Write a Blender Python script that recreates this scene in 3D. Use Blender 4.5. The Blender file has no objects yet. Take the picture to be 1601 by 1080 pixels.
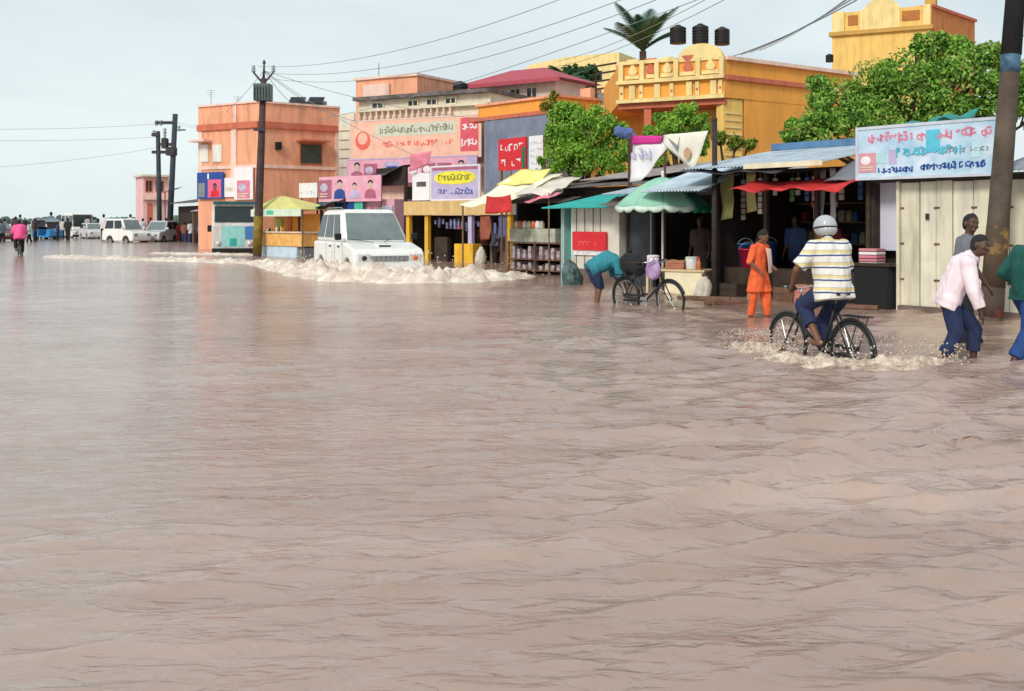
import bpy, bmesh, math, random
import numpy as np
from mathutils import Vector, Matrix, noise
R = math.radians
rnd = random.Random(7)
S = bpy.context.scene

# ------------------------------------------------------------------ camera, world, sun, exposure
FPX, HOR, CH = 1700.0, 345.0, 1.5           # focal length in photo pixels, horizon row, eye height over the water
cam_d = bpy.data.cameras.new('camera'); cam = bpy.data.objects.new('camera', cam_d)
S.collection.objects.link(cam); S.camera = cam
cam.location = (0, 0, CH); cam.rotation_euler = (R(90), 0, 0)
cam_d.sensor_width = 36; cam_d.lens = FPX / 1601 * 36
cam_d.shift_y = -(540 - HOR) / 1601
cam_d.clip_start = .1; cam_d.clip_end = 4000

SUN_EL, SUN_AZ = 36, 212                     # azimuth clockwise from +Y
w = bpy.data.worlds.new('World'); S.world = w; w.use_nodes = True
nt = w.node_tree; nt.nodes.clear()
wo = nt.nodes.new('ShaderNodeOutputWorld'); bg = nt.nodes.new('ShaderNodeBackground')
sky = nt.nodes.new('ShaderNodeTexSky'); sky.sky_type = 'NISHITA'; sky.sun_disc = False
sky.sun_elevation = R(SUN_EL); sky.sun_rotation = R(SUN_AZ); sky.dust_density = 3
tc = nt.nodes.new('ShaderNodeTexCoord'); mp = nt.nodes.new('ShaderNodeMapping'); mp.inputs['Scale'].default_value = (1, 1, 2.6)
nz = nt.nodes.new('ShaderNodeTexNoise'); nz.inputs['Scale'].default_value = 2.6; nz.inputs['Detail'].default_value = 5; nz.inputs['Distortion'].default_value = .4
cr = nt.nodes.new('ShaderNodeValToRGB')
cr.color_ramp.elements[0].position = .32; cr.color_ramp.elements[0].color = (4.5, 5.15, 5.45, 1)
cr.color_ramp.elements[1].position = .68; cr.color_ramp.elements[1].color = (6.0, 6.65, 6.65, 1)
mx = nt.nodes.new('ShaderNodeMixRGB'); mx.inputs[0].default_value = .9
L = nt.links.new
L(tc.outputs['Generated'], mp.inputs[0]); L(mp.outputs[0], nz.inputs['Vector']); L(nz.outputs['Fac'], cr.inputs[0])
L(sky.outputs[0], mx.inputs[1]); L(cr.outputs[0], mx.inputs[2]); L(mx.outputs[0], bg.inputs[0]); L(bg.outputs[0], wo.inputs[0])
bg.inputs[1].default_value = .1
sd = bpy.data.lights.new('sun', 'SUN'); sd.energy = 1.5; sd.angle = R(14); sd.color = (1, .95, .86)
so = bpy.data.objects.new('sun', sd); S.collection.objects.link(so)
_d = Vector((math.sin(R(SUN_AZ)) * math.cos(R(SUN_EL)), math.cos(R(SUN_AZ)) * math.cos(R(SUN_EL)), math.sin(R(SUN_EL))))
so.rotation_euler = _d.to_track_quat('Z', 'Y').to_euler(); so.location = _d * 50
S.view_settings.view_transform = 'Standard'; S.view_settings.look = 'None'; S.view_settings.gamma = 1
S.view_settings.exposure = .58
S.render.engine = 'CYCLES'

# ------------------------------------------------------------------ helpers
C = S.collection
def wx(px, Y): return (px - 800.5) / FPX * Y
def wz(py, Y): return CH + (HOR - py) / FPX * Y
def YW(py): return CH * FPX / (py - HOR)            # depth of a water line row

_M = {}
def mat(name, col, rough=.75, var=.18, scale=3.0, bump=.15, metal=0, col2=None, streak=0, spec=.4, bscale=None):
    if name in _M: return _M[name]
    m = bpy.data.materials.new(name); m.use_nodes = True; t = m.node_tree
    b = t.nodes['Principled BSDF']
    b.inputs['Roughness'].default_value = rough; b.inputs['Metallic'].default_value = metal
    b.inputs['Specular IOR Level'].default_value = spec
    co = t.nodes.new('ShaderNodeTexCoord')
    n = t.nodes.new('ShaderNodeTexNoise'); n.inputs['Scale'].default_value = scale; n.inputs['Detail'].default_value = 6; n.inputs['Roughness'].default_value = .6
    t.links.new(co.outputs['Object'], n.inputs['Vector'])
    r = t.nodes.new('ShaderNodeValToRGB'); r.color_ramp.elements[0].position = .3; r.color_ramp.elements[1].position = .7
    c = Vector(col); lo = c * (1 - var); hi = Vector(col2) if col2 else c * (1 + var * .6)
    r.color_ramp.elements[0].color = (*lo, 1); r.color_ramp.elements[1].color = (*[min(x, .95) for x in hi], 1)
    t.links.new(n.outputs['Fac'], r.inputs[0]); out = r.outputs[0]
    if streak:
        mpn = t.nodes.new('ShaderNodeMapping'); mpn.inputs['Scale'].default_value = (2.2, 2.2, .35)
        n2 = t.nodes.new('ShaderNodeTexNoise'); n2.inputs['Scale'].default_value = 1.6; n2.inputs['Detail'].default_value = 8; n2.inputs['Roughness'].default_value = .65
        t.links.new(co.outputs['Object'], mpn.inputs[0]); t.links.new(mpn.outputs[0], n2.inputs['Vector'])
        r2 = t.nodes.new('ShaderNodeValToRGB'); r2.color_ramp.elements[0].position = .44; r2.color_ramp.elements[1].position = .7
        r2.color_ramp.elements[0].color = (0, 0, 0, 1); r2.color_ramp.elements[1].color = (streak, streak, streak, 1)
        t.links.new(n2.outputs['Fac'], r2.inputs[0])
        mm = t.nodes.new('ShaderNodeMixRGB'); mm.inputs[2].default_value = (*[x * .42 + .012 for x in col], 1)
        t.links.new(r2.outputs[0], mm.inputs[0]); t.links.new(out, mm.inputs[1]); out = mm.outputs[0]
    t.links.new(out, b.inputs['Base Color'])
    if bump:
        n3 = t.nodes.new('ShaderNodeTexNoise'); n3.inputs['Scale'].default_value = bscale or scale * 8; n3.inputs['Detail'].default_value = 4
        t.links.new(co.outputs['Object'], n3.inputs['Vector'])
        bp = t.nodes.new('ShaderNodeBump'); bp.inputs['Strength'].default_value = bump; bp.inputs['Distance'].default_value = .02
        t.links.new(n3.outputs['Fac'], bp.inputs['Height']); t.links.new(bp.outputs[0], b.inputs['Normal'])
    _M[name] = m; return m

def glass(name, col=(.04, .06, .065), rough=.06):
    if name in _M: return _M[name]
    m = mat(name, col, rough, .3, 1.5, 0, spec=.5); return m

class MB:
    def __init__(s): s.v = []; s.f = []
    def add(s, vs, fs):
        k = len(s.v); s.v += [tuple(p) for p in vs]; s.f += [tuple(i + k for i in f) for f in fs]; return s
    def box(s, x0, x1, y0, y1, z0, z1, M=None):
        vs = [Vector(p) for p in ((x0, y0, z0), (x1, y0, z0), (x1, y1, z0), (x0, y1, z0), (x0, y0, z1), (x1, y0, z1), (x1, y1, z1), (x0, y1, z1))]
        if M: vs = [M @ p for p in vs]
        return s.add(vs, [(0, 3, 2, 1), (4, 5, 6, 7), (0, 1, 5, 4), (1, 2, 6, 5), (2, 3, 7, 6), (3, 0, 4, 7)])
    def cyl(s, p, q, r0, r1=None, n=10):
        r1 = r0 if r1 is None else r1
        return s.tube([p, q], [r0, r1], n)
    def tube(s, pts, rad, n=8, close=False):
        pts = [Vector(p) for p in pts]
        if not isinstance(rad, (list, tuple)): rad = [rad] * len(pts)
        k = len(s.v); m = len(pts)
        ref = None
        for i, p in enumerate(pts):
            if close: d = pts[(i + 1) % m] - pts[i - 1]
            else: d = pts[min(i + 1, m - 1)] - pts[max(i - 1, 0)]
            d = d.normalized() if d.length > 1e-9 else Vector((0, 0, 1))
            if ref is None: ref = Vector((1, 0, 0)) if abs(d.x) < .8 else Vector((0, 1, 0))
            a = (ref - d * ref.dot(d)).normalized(); ref = a; b = d.cross(a)
            for j in range(n):
                t = 2 * math.pi * j / n
                s.v.append(tuple(p + (a * math.cos(t) + b * math.sin(t)) * rad[i]))
        for i in range(m if close else m - 1):
            i2 = (i + 1) % m
            for j in range(n):
                s.f.append((k + i * n + j, k + i * n + (j + 1) % n, k + i2 * n + (j + 1) % n, k + i2 * n + j))
        if not close:
            s.f.append(tuple(k + j for j in reversed(range(n)))); s.f.append(tuple(k + (m - 1) * n + j for j in range(n)))
        return s
    def ell(s, c, r, M=None, nu=12, nv=8):
        if not isinstance(r, (list, tuple)): r = (r, r, r)
        c = Vector(c); vs = []; fs = []
        for i in range(nv + 1):
            ph = math.pi * i / nv
            for j in range(nu):
                t = 2 * math.pi * j / nu
                p = Vector((r[0] * math.sin(ph) * math.cos(t), r[1] * math.sin(ph) * math.sin(t), r[2] * math.cos(ph)))
                vs.append(c + (M @ p if M else p))
        for i in range(nv):
            for j in range(nu):
                a, b, cc, d = i * nu + j, i * nu + (j + 1) % nu, (i + 1) * nu + (j + 1) % nu, (i + 1) * nu + j
                if i == 0: fs.append((a, d, cc))
                elif i == nv - 1: fs.append((a, d, b))
                else: fs.append((a, d, cc, b))
        # weld poles
        k = len(s.v); s.v += [tuple(v) for v in vs]
        for f in fs:
            s.f.append(tuple(k + (0 if i < nu else (nv * nu if i >= nv * nu else i)) for i in f))
        return s
    def cap(s, p, q, r0, r1=None):
        r1 = r0 if r1 is None else r1
        return s.ell(p, r0).ell(q, r1).cyl(p, q, r0, r1, 12)
    def lathe(s, prof, c=(0, 0, 0), n=16):
        k = len(s.v); c = Vector(c)
        for (r, z) in prof:
            for j in range(n):
                t = 2 * math.pi * j / n; s.v.append((c.x + r * math.cos(t), c.y + r * math.sin(t), c.z + z))
        for i in range(len(prof) - 1):
            for j in range(n): s.f.append((k + i * n + j, k + i * n + (j + 1) % n, k + (i + 1) * n + (j + 1) % n, k + (i + 1) * n + j))
        s.f.append(tuple(k + j for j in reversed(range(n)))); s.f.append(tuple(k + (len(prof) - 1) * n + j for j in range(n)))
        return s
    def prism(s, pts, vec):
        n = len(pts); vec = Vector(vec); a = [Vector(p) for p in pts]
        k = len(s.v); s.v += [tuple(p) for p in a] + [tuple(p + vec) for p in a]
        s.f.append(tuple(k + i for i in reversed(range(n)))); s.f.append(tuple(k + n + i for i in range(n)))
        for i in range(n): s.f.append((k + i, k + (i + 1) % n, k + n + (i + 1) % n, k + n + i))
        return s
    def torus(s, c, R_, r, axis='y', n=28, m=8, a0=0, a1=360):
        pts = []; full = abs(a1 - a0) >= 360
        k = n if full else n + 1
        for i in range(k):
            t = R(a0 + (a1 - a0) * i / n)
            if axis == 'y': pts.append((c[0] + R_ * math.cos(t), c[1], c[2] + R_ * math.sin(t)))
            elif axis == 'x': pts.append((c[0], c[1] + R_ * math.cos(t), c[2] + R_ * math.sin(t)))
            else: pts.append((c[0] + R_ * math.cos(t), c[1] + R_ * math.sin(t), c[2]))
        return s.tube(pts, r, m, full)
    def sheet(s, p00, p10, p11, p01, nu=14, nv=8, sag=0, wr=.03, seed=0):
        a, b, c, d = map(Vector, (p00, p10, p11, p01)); k = len(s.v)
        nrm = (b - a).cross(d - a).normalized()
        for j in range(nv + 1):
            for i in range(nu + 1):
                u, v = i / nu, j / nv
                p = (a * (1 - u) + b * u) * (1 - v) + (d * (1 - u) + c * u) * v
                p = p + nrm * wr * (noise.noise(Vector((p.x * 2.3, p.y * 2.3, p.z * 2.3 + seed * 7.1))) * 2)
                p.z -= sag * 4 * u * (1 - u) * (.4 + .6 * v)
                s.v.append(tuple(p))
        for j in range(nv):
            for i in range(nu):
                q = k + j * (nu + 1) + i; s.f.append((q, q + 1, q + nu + 2, q + nu + 1))
        return s
    def corr(s, x0, x1, y0, z0, y1, z1, pitch=.09, amp=.013, ny=4):
        n = max(8, int((x1 - x0) / pitch * 4)); k = len(s.v)
        for j in range(ny + 1):
            t = j / ny
            for i in range(n + 1):
                x = x0 + (x1 - x0) * i / n
                s.v.append((x, y0 + (y1 - y0) * t, z0 + (z1 - z0) * t + amp * math.sin(2 * math.pi * (x - x0) / pitch) + .012 * noise.noise(Vector((x * .9, t * 2, z0)))))
        for j in range(ny):
            for i in range(n):
                q = k + j * (n + 1) + i; s.f.append((q, q + 1, q + n + 2, q + n + 1))
        return s
    def mesh(s, name='m'):
        me = bpy.data.meshes.new(name); me.from_pydata(s.v, [], s.f); me.update(); return me
    def build(s, name, m, parent=None, smooth=False, bevel=0, solid=0, loc=None):
        me = s.mesh(name); me.materials.append(m)
        bm = bmesh.new(); bm.from_mesh(me); bmesh.ops.recalc_face_normals(bm, faces=bm.faces); bm.to_mesh(me); bm.free()
        if smooth: me.polygons.foreach_set('use_smooth', [True] * len(me.polygons))
        o = bpy.data.objects.new(name, me); C.objects.link(o)
        if parent: o.parent = parent
        if loc: o.location = loc
        if solid:
            md = o.modifiers.new('solid', 'SOLIDIFY'); md.thickness = solid
        if bevel:
            md = o.modifiers.new('bevel', 'BEVEL'); md.width = bevel; md.segments = 3; md.limit_method = 'ANGLE'; md.angle_limit = R(35)
            md.harden_normals = False
        return o

def tag(o, label, cat, group=None, kind=None):
    o['label'] = label; o['category'] = cat
    if group: o['group'] = group
    if kind: o['kind'] = kind
    return o
def thing(name, label, cat, loc=(0, 0, 0), rot=0, group=None):
    o = bpy.data.objects.new(name, None); C.objects.link(o); o.location = loc; o.rotation_euler = (0, 0, rot)
    o.empty_display_size = .2
    return tag(o, label, cat, group)
def struct(o): o['kind'] = 'structure'; return o
def copy_tree(o, parent=None):
    c = o.copy(); C.objects.link(c); c.parent = parent
    for ch in list(o.children): copy_tree(ch, c)
    return c

class Fac:
    """a vertical street front: local x runs left to right along it, local y goes in, z is up"""
    def __init__(s, px0, Y0, px1, Y1):
        s.p0 = Vector((wx(px0, Y0), Y0)); s.p1 = Vector((wx(px1, Y1), Y1)); d = s.p1 - s.p0; s.len = d.length; s.d = d.normalized()
        s.rot = math.atan2(s.d.y, s.d.x); s.loc = (s.p0.x, s.p0.y, 0)
    def u(s, px):
        k = (px - 800.5) / FPX; return (k * s.p0.y - s.p0.x) / (s.d.x - k * s.d.y)
    def z(s, px, py):
        return wz(py, s.p0.y + s.d.y * s.u(px))
    def thing(s, name, label, cat, group=None): return thing(name, label, cat, s.loc, s.rot, group)

def glyphs(mb, x0, x1, z0, z1, y, n, rg, wgt=.12, bar=False):
    """rounded, illegible script-like strokes in a row, standing proud of a board"""
    n = int(n * 1.45); cw = (x1 - x0) / n; h0 = z1 - z0; zz0 = z0; zz1 = z1
    for i in range(n):
        if rg.random() < .1: continue
        h = h0 * rg.uniform(.7, 1.0); z0 = zz0 + (h0 - h) * rg.random(); z1 = z0 + h; cx = x0 + (i + .5) * cw; r = min(cw * .4, h * .36); cz = z0 + h * .45
        w_ = h * wgt
        a0 = rg.uniform(0, 360); a1 = a0 + rg.uniform(110, 330); m = 9
        for k in range(m):
            t0 = R(a0 + (a1 - a0) * k / m); t1 = R(a0 + (a1 - a0) * (k + 1) / m)
            pts = [(cx + (r + q) * math.cos(t), y, cz + (r * 1.1 + q) * math.sin(t)) for t, q in ((t0, -w_ / 2), (t0, w_ / 2), (t1, w_ / 2), (t1, -w_ / 2))]
            mb.prism(pts, (0, .006, 0))
        if rg.random() < .6:
            xx = cx + r * rg.choice((-1, 1)); mb.box(xx - w_ / 2, xx + w_ / 2, y - .001, y + .005, z0 + h * .05, z0 + h * .85)
        if bar or rg.random() < .3: mb.box(cx - cw * .45, cx + cw * .4, y - .002, y + .004, z1 - w_, z1)

# ------------------------------------------------------------------ common materials
Mwhite = mat('white_paint', (.78, .76, .72), .5, .1, 4, .05, streak=.4)
Mcream = mat('cream_wall', (.74, .66, .52), .8, .12, 2, .15, streak=.5)
Mpeach = mat('peach_wall', (.86, .40, .24), .85, .12, 1.2, .15, streak=.6)
Mpeach2 = mat('pale_peach_wall', (.86, .60, .50), .85, .1, 1.5, .12, streak=.5)
Morange = mat('orange_wall', (.86, .38, .07), .85, .12, 1.0, .15, streak=.3)
Mred_or = mat('terracotta_trim', (.60, .16, .09), .8, .12, 2, .1, streak=.5)
Myellow = mat('yellow_wall', (.86, .56, .16), .8, .1, 1.4, .12, streak=.5)
Mpale_y = mat('pale_yellow_trim', (.88, .68, .30), .8, .1, 2, .1, streak=.5)
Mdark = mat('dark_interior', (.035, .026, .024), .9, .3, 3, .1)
Mdwood = mat('dark_wood', (.05, .032, .022), .8, .4, 6, .3)
Mwood = mat('wood', (.22, .13, .07), .75, .3, 5, .3)
Mblack = mat('black_plastic', (.006, .007, .009), .55, .3, 6, .05)
Mtyre = mat('tyre_rubber', (.014, .014, .014), .75, .3, 12, .2)
Mchrome = mat('dull_chrome', (.5, .5, .5), .3, .2, 10, .02, metal=.9)
Mmetal = mat('grey_metal', (.28, .29, .31), .5, .25, 5, .1, metal=.4)
Mrust = mat('rusty_metal', (.16, .085, .055), .8, .4, 7, .3)
Mconc = mat('pole_concrete', (.11, .08, .062), .85, .45, 3, .4, streak=.7)
Mconcl = mat('pole_concrete_grey', (.055, .05, .058), .85, .35, 3, .3)
Mtin = mat('tin_sheet', (.50, .58, .66), .45, .25, 2, .1, metal=.3, streak=.6)
Mtinb = mat('blue_tin_sheet', (.10, .22, .40), .5, .25, 2, .1, streak=.5)
Mtind = mat('dark_tin_sheet', (.085, .085, .09), .7, .5, 2.5, .2, col2=(.20, .17, .16))
Mteal = mat('teal_paint', (.03, .40, .36), .6, .2, 3, .1, streak=.4)
Mtealt = mat('teal_tarp', (.02, .25, .22), .55, .3, 3, .2)
Mtarpg = mat('grey_tarp', (.22, .25, .29), .6, .3, 2, .2)
Mred = mat('red_paint', (.66, .02, .03), .5, .15, 4, .05)
Mredc = mat('red_cloth', (.55, .03, .03), .8, .25, 4, .3)
Mpinkc = mat('pink_cloth', (.70, .22, .30), .8, .25, 4, .3)
Mcreamt = mat('cream_tarp', (.82, .76, .58), .6, .15, 2.5, .2)
Mgrn_d = mat('dark_green_glass', (.02, .055, .04), .2, .3, 3, 0, spec=.8)
Mwin = glass('window_glass', (.02, .03, .033), .12)
Mwhites = mat('signboard_white', (.80, .78, .80), .45, .1, 2.5, .03)
Mblue = mat('blue_print', (.02, .07, .30), .5, .2, 4, .03)
Mpink = mat('pink_print', (.78, .13, .26), .5, .2, 4, .03)
Mmaroon = mat('maroon_tile', (.42, .07, .10), .7, .2, 6, .3)
Mstone = mat('damp_plinth', (.17, .12, .10), .9, .35, 4, .3)

# ------------------------------------------------------------------ ground and water
gm = mat('wet_mud', (.10, .07, .05), .6, .3, .8, .3)
g = MB(); g.box(-900, 900, -60, 1800, -1.2, -.6); o = g.build('ground', gm); struct(o)

def water_height():
    rs = np.random.RandomState(5)
    comps = []
    for i in range(150):
        lam = .10 * (1.3 / .10) ** (rs.rand() ** 1.1)
        th = math.radians(rs.normal(-76, 22))            # travelling mostly towards the camera, a little to the right
        k = 2 * math.pi / lam
        amp = .0056 * min(lam, .34) * rs.uniform(.4, 1.5)
        comps.append((k * math.cos(th), k * math.sin(th), rs.uniform(0, 6.283), amp, lam))
    return comps
COMP = water_height()
def waves(X, Y):
    z = np.zeros_like(X); gx = np.zeros_like(X); gy = np.zeros_like(X); d = np.sqrt(X * X + Y * Y)
    cell = np.maximum(.02, d * .006)
    gx *= 1; gust = .95 + .55 * np.sin(X * .9 + 1.3 * np.sin(Y * .61)) * np.sin(Y * 1.1 + .8 * np.sin(X * .7)) + .6 * np.clip(X / 3, -.8, 1) + .25 * np.sin(.31 * X + .2 * Y); gust = np.clip(gust, .3, 2.1) * (1 - .5 / (1 + np.exp((X + .6) * 2.2)))
    for kx, ky, ph, a, lam in COMP:
        att = np.clip((lam / cell - 2) / 3, 0, 1)
        s_ = np.sin(kx * X + ky * Y + ph + .5 * np.sin(.9 * X + .5 * Y + ph))
        ph_ = kx * X + ky * Y + ph + .5 * np.sin(.9 * X + .5 * Y + ph); kk = math.hypot(kx, ky); c_ = np.cos(ph_)
        z += a * att * s_; gx += a * att * (kx / kk) * c_; gy += a * att * (ky / kk) * c_
    z *= gust
    z = np.where(z > 0, z * 1.15, z * .85)
    # churned water round the bicycle and behind it
    dx, dy = X - 3.4, Y - 11.2
    ch = np.exp(-(dx * dx / 1.6 + dy * dy / 1.1))
    z += ch * .018 * (np.sin(9 * X + 5 * np.sin(3 * Y)) * np.sin(11 * Y + 2 * np.sin(4 * X)))
    dx, dy = X + 3.2, Y - 27.0
    ch = np.exp(-(dx * dx / 22 + dy * dy / 5))
    z += ch * .01 * (np.sin(3.1 * X + 2 * np.sin(1.4 * Y)) * np.sin(4.5 * Y + 1.4 * np.sin(2 * X)))
    return z, gx * gust * .85, gy * gust * .85
def make_water():
    rows = [-30, -10, 0, .8] + list(1.3 * (1.0078 ** np.arange(0, 880)))
    rows = [r for r in rows if r < 1200]; rows.append(1500.)
    NC = 400; t = np.linspace(-1, 1, NC); t = np.sign(t) * (.62 * np.abs(t) + 1.3 * np.abs(t) ** 5)
    Yg = np.array(rows)[:, None] * np.ones((1, NC)); wdt = np.maximum(np.abs(Yg), 3.0) + 1.5
    wdt[:4] = 25; Xg = wdt * t[None, :]
    Zg, gx, gy = waves(Xg, Yg); mk = (Yg < 160) * (Yg > .8); Zg = Zg * mk; Xg = np.clip(Xg + gx * mk, -890, 890); Yg = Yg + gy * mk
    vs = np.stack([Xg, Yg, Zg], -1).reshape(-1, 3); nr = len(rows)
    i = np.arange(nr - 1)[:, None] * NC + np.arange(NC - 1)[None, :]
    fs = np.stack([i, i + 1, i + NC + 1, i + NC], -1).reshape(-1, 4)
    me = bpy.data.meshes.new('water'); me.vertices.add(len(vs)); me.vertices.foreach_set('co', vs.astype(np.float32).ravel())
    me.loops.add(fs.size); me.loops.foreach_set('vertex_index', fs.astype(np.int32).ravel())
    me.polygons.add(len(fs)); me.polygons.foreach_set('loop_start', np.arange(0, fs.size, 4, dtype=np.int32))
    me.polygons.foreach_set('use_smooth', np.ones(len(fs), dtype=bool)); me.update(calc_edges=True)
    m = bpy.data.materials.new('muddy_flood_water'); m.use_nodes = True; tt = m.node_tree; b = tt.nodes['Principled BSDF']
    co = tt.nodes.new('ShaderNodeTexCoord')
    n1 = tt.nodes.new('ShaderNodeTexNoise'); n1.inputs['Scale'].default_value = .35; n1.inputs['Detail'].default_value = 5; n1.inputs['Distortion'].default_value = .8
    mp1 = tt.nodes.new('ShaderNodeMapping'); mp1.inputs['Scale'].default_value = (.6, 1.6, 1); mp1.inputs['Rotation'].default_value = (0, 0, R(-14))
    tt.links.new(co.outputs['Object'], mp1.inputs[0]); tt.links.new(mp1.outputs[0], n1.inputs['Vector'])
    r = tt.nodes.new('ShaderNodeValToRGB'); r.color_ramp.elements[0].position = .3; r.color_ramp.elements[1].position = .72
    r.color_ramp.elements[0].color = (.27, .165, .128, 1); r.color_ramp.elements[1].color = (.43, .305, .255, 1)
    tt.links.new(n1.outputs['Fac'], r.inputs[0]); tt.links.new(r.outputs[0], b.inputs['Base Color'])
    b.inputs['Roughness'].default_value = .11; b.inputs['IOR'].default_value = 2.15; b.inputs['Specular Tint'].default_value = (1, .87, .79, 1)
    b.inputs['Specular IOR Level'].default_value = .6
    mp2 = tt.nodes.new('ShaderNodeMapping'); mp2.inputs['Scale'].default_value = (1.0, 2.4, 1); mp2.inputs['Rotation'].default_value = (0, 0, R(-14))
    tt.links.new(co.outputs['Object'], mp2.inputs[0])
    n2 = tt.nodes.new('ShaderNodeTexNoise'); n2.inputs['Scale'].default_value = 4.2; n2.inputs['Detail'].default_value = 5; n2.inputs['Distortion'].default_value = 1.2
    tt.links.new(mp2.outputs[0], n2.inputs['Vector'])
    bp = tt.nodes.new('ShaderNodeBump'); bp.inputs['Strength'].default_value = .7; bp.inputs['Distance'].default_value = .03
    tt.links.new(n2.outputs['Fac'], bp.inputs['Height'])
    n4 = tt.nodes.new('ShaderNodeTexNoise'); n4.inputs['Scale'].default_value = 1.3; n4.inputs['Detail'].default_value = 3; n4.inputs['Distortion'].default_value = 1.0
    tt.links.new(mp2.outputs[0], n4.inputs['Vector'])
    bp2 = tt.nodes.new('ShaderNodeBump'); bp2.inputs['Strength'].default_value = .35; bp2.inputs['Distance'].default_value = .06
    tt.links.new(n4.outputs['Fac'], bp2.inputs['Height']); tt.links.new(bp.outputs[0], bp2.inputs['Normal'])
    tt.links.new(bp2.outputs[0], b.inputs['Normal'])
    me.materials.append(m)
    o = bpy.data.objects.new('water', me); C.objects.link(o); struct(o); return o
make_water()

Mfoam = mat('muddy_foam', (.68, .52, .42), .6, .25, 3.0, .5, col2=(.88, .78, .68), bscale=45)
Mfoamb = mat('churned_brown_foam', (.36, .235, .175), .5, .2, 9, .6, col2=(.80, .68, .56), bscale=60)
def foam(name, label, path, widths, heights, seed=0, drops=80, m=None):
    mb = MB(); pts = [Vector((*p, 0)) for p in path]; n = 40
    for _ in range(3):
        np_, nw, nh = [pts[0]], [widths[0]], [heights[0]]
        for i in range(len(pts) - 1):
            for f in (.25, .75): np_.append(pts[i].lerp(pts[i + 1], f)); nw.append(widths[i] * (1 - f) + widths[i + 1] * f); nh.append(heights[i] * (1 - f) + heights[i + 1] * f)
        pts, widths, heights = np_ + [pts[-1]], nw + [widths[-1]], nh + [heights[-1]]
    dens = []
    for i in range(len(pts) - 1):
        ln = (pts[i + 1] - pts[i]).length; k = max(3, int(ln / (.09 if max(widths) > .5 else .03)))
        for j in range(k): dens.append((i + j / k))
    dens.append(len(pts) - 1 - 1e-6)
    rows = []
    for q in dens:
        i = int(q); f = q - i; i2 = min(i + 1, len(pts) - 1)
        f = f * f * (3 - 2 * f) * .5 + f * .5
        p = pts[i].lerp(pts[i2], q - i); wd = widths[i] * (1 - f) + widths[i2] * f; h = heights[i] * (1 - f) + heights[i2] * f
        d0 = (pts[i2] - pts[max(i - 0, 0)]).normalized(); rows.append((p, Vector((-d0.y, d0.x, 0)), wd, h))
    # smooth the side vectors
    for _ in range(12):
        rows = [(r[0], ((rows[max(i - 1, 0)][1] + r[1] * 2 + rows[min(i + 1, len(rows) - 1)][1]).normalized()), r[2], r[3]) for i, r in enumerate(rows)]
    k = 0
    for (p, sd_, wd, h) in rows:
        for j in range(n + 1):
            t = j / n * 2 - 1
            q = p + sd_ * wd * t
            nn = noise.fractal(Vector((q.x * 1.6, q.y * 1.6, seed * 3.3)), .8, 2.2, 5)
            n2 = noise.fractal(Vector((q.x * 5, q.y * 5, seed * 3.3)), .8, 2.2, 3)
            n3_ = noise.fractal(Vector((q.x * 13, q.y * 13, seed * 3.3)), .7, 2.1, 3)
            en = max(0, 1 - abs(t + .35 * nn) ** 1.7) * min(1, (1 - abs(t)) / .22)
            z = (h + .02) * en * (.42 + .55 * nn + (.22 if max(heights) > .2 else .45) * n2 + .10 * n3_) + .012 * n2 + .006 * n3_ - .018 - .10 * max(0, abs(t) - .72)
            mb.v.append((q.x, q.y, z))
    for i in range(len(rows) - 1):
        for j in range(n):
            a = i * (n + 1) + j; mb.f.append((a, a + 1, a + n + 2, a + n + 1))
    rg = random.Random(seed)
    for _ in range(drops):
        p, sd_, wd, h = rg.choice(rows); t = rg.uniform(-1.2, 1.2)
        q = p + sd_ * wd * t; r = rg.uniform(.003, .009) * (1 + 2.5 * h)
        mb.ell((q.x, q.y, rg.uniform(.0, h * 1.25 + .03)), r, nu=6, nv=4)
    o = mb.build(name, m or Mfoam, smooth=True); tag(o, label, 'foam', kind='stuff'); return o
foam('foam', 'cream foam thrown up in front of the white jeep', [(-8.3, 37.5), (-6.9, 34.2), (-5.5, 31.0), (-4.4, 28.9), (-3.2, 27.5), (-1.9, 27.3), (-.9, 28.2), (-.1, 29.6)],
     [.9, 1.1, 1.3, 1.45, 1.6, 1.6, 1.5, 1.1], [.22, .32, .44, .54, .62, .58, .44, .2], 1, 400)
foam('foam', 'long low foam streak trailing left behind the wake of the jeep', [(-19, 45), (-15, 42.5), (-11.5, 40.3), (-8.3, 38.2)], [.9, 1.0, 1.0, 1.1], [.11, .15, .14, .2], 2, 40)
foam('foam', 'thin foam line on the open water left of the jeep', [(-16.5, 50), (-12, 48), (-8.5, 46)], [.8, .9, .7], [.07, .10, .07], 5, 10)
foam('foam', 'foam churned up beside the rear wheel of the moving bicycle', [(2.8, 12.0), (3.1, 11.5), (3.5, 11.15), (3.95, 11.1), (4.35, 11.3), (4.65, 11.5)],
     [.22, .34, .42, .40, .34, .2], [.11, .19, .20, .19, .22, .08], 3, 520, Mfoamb)
foam('foam', 'small splash around the front wheel of the moving bicycle', [(2.65, 12.9), (2.85, 12.55), (3.05, 12.2)], [.22, .30, .24], [.13, .20, .13], 4, 320, Mfoamb)

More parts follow.
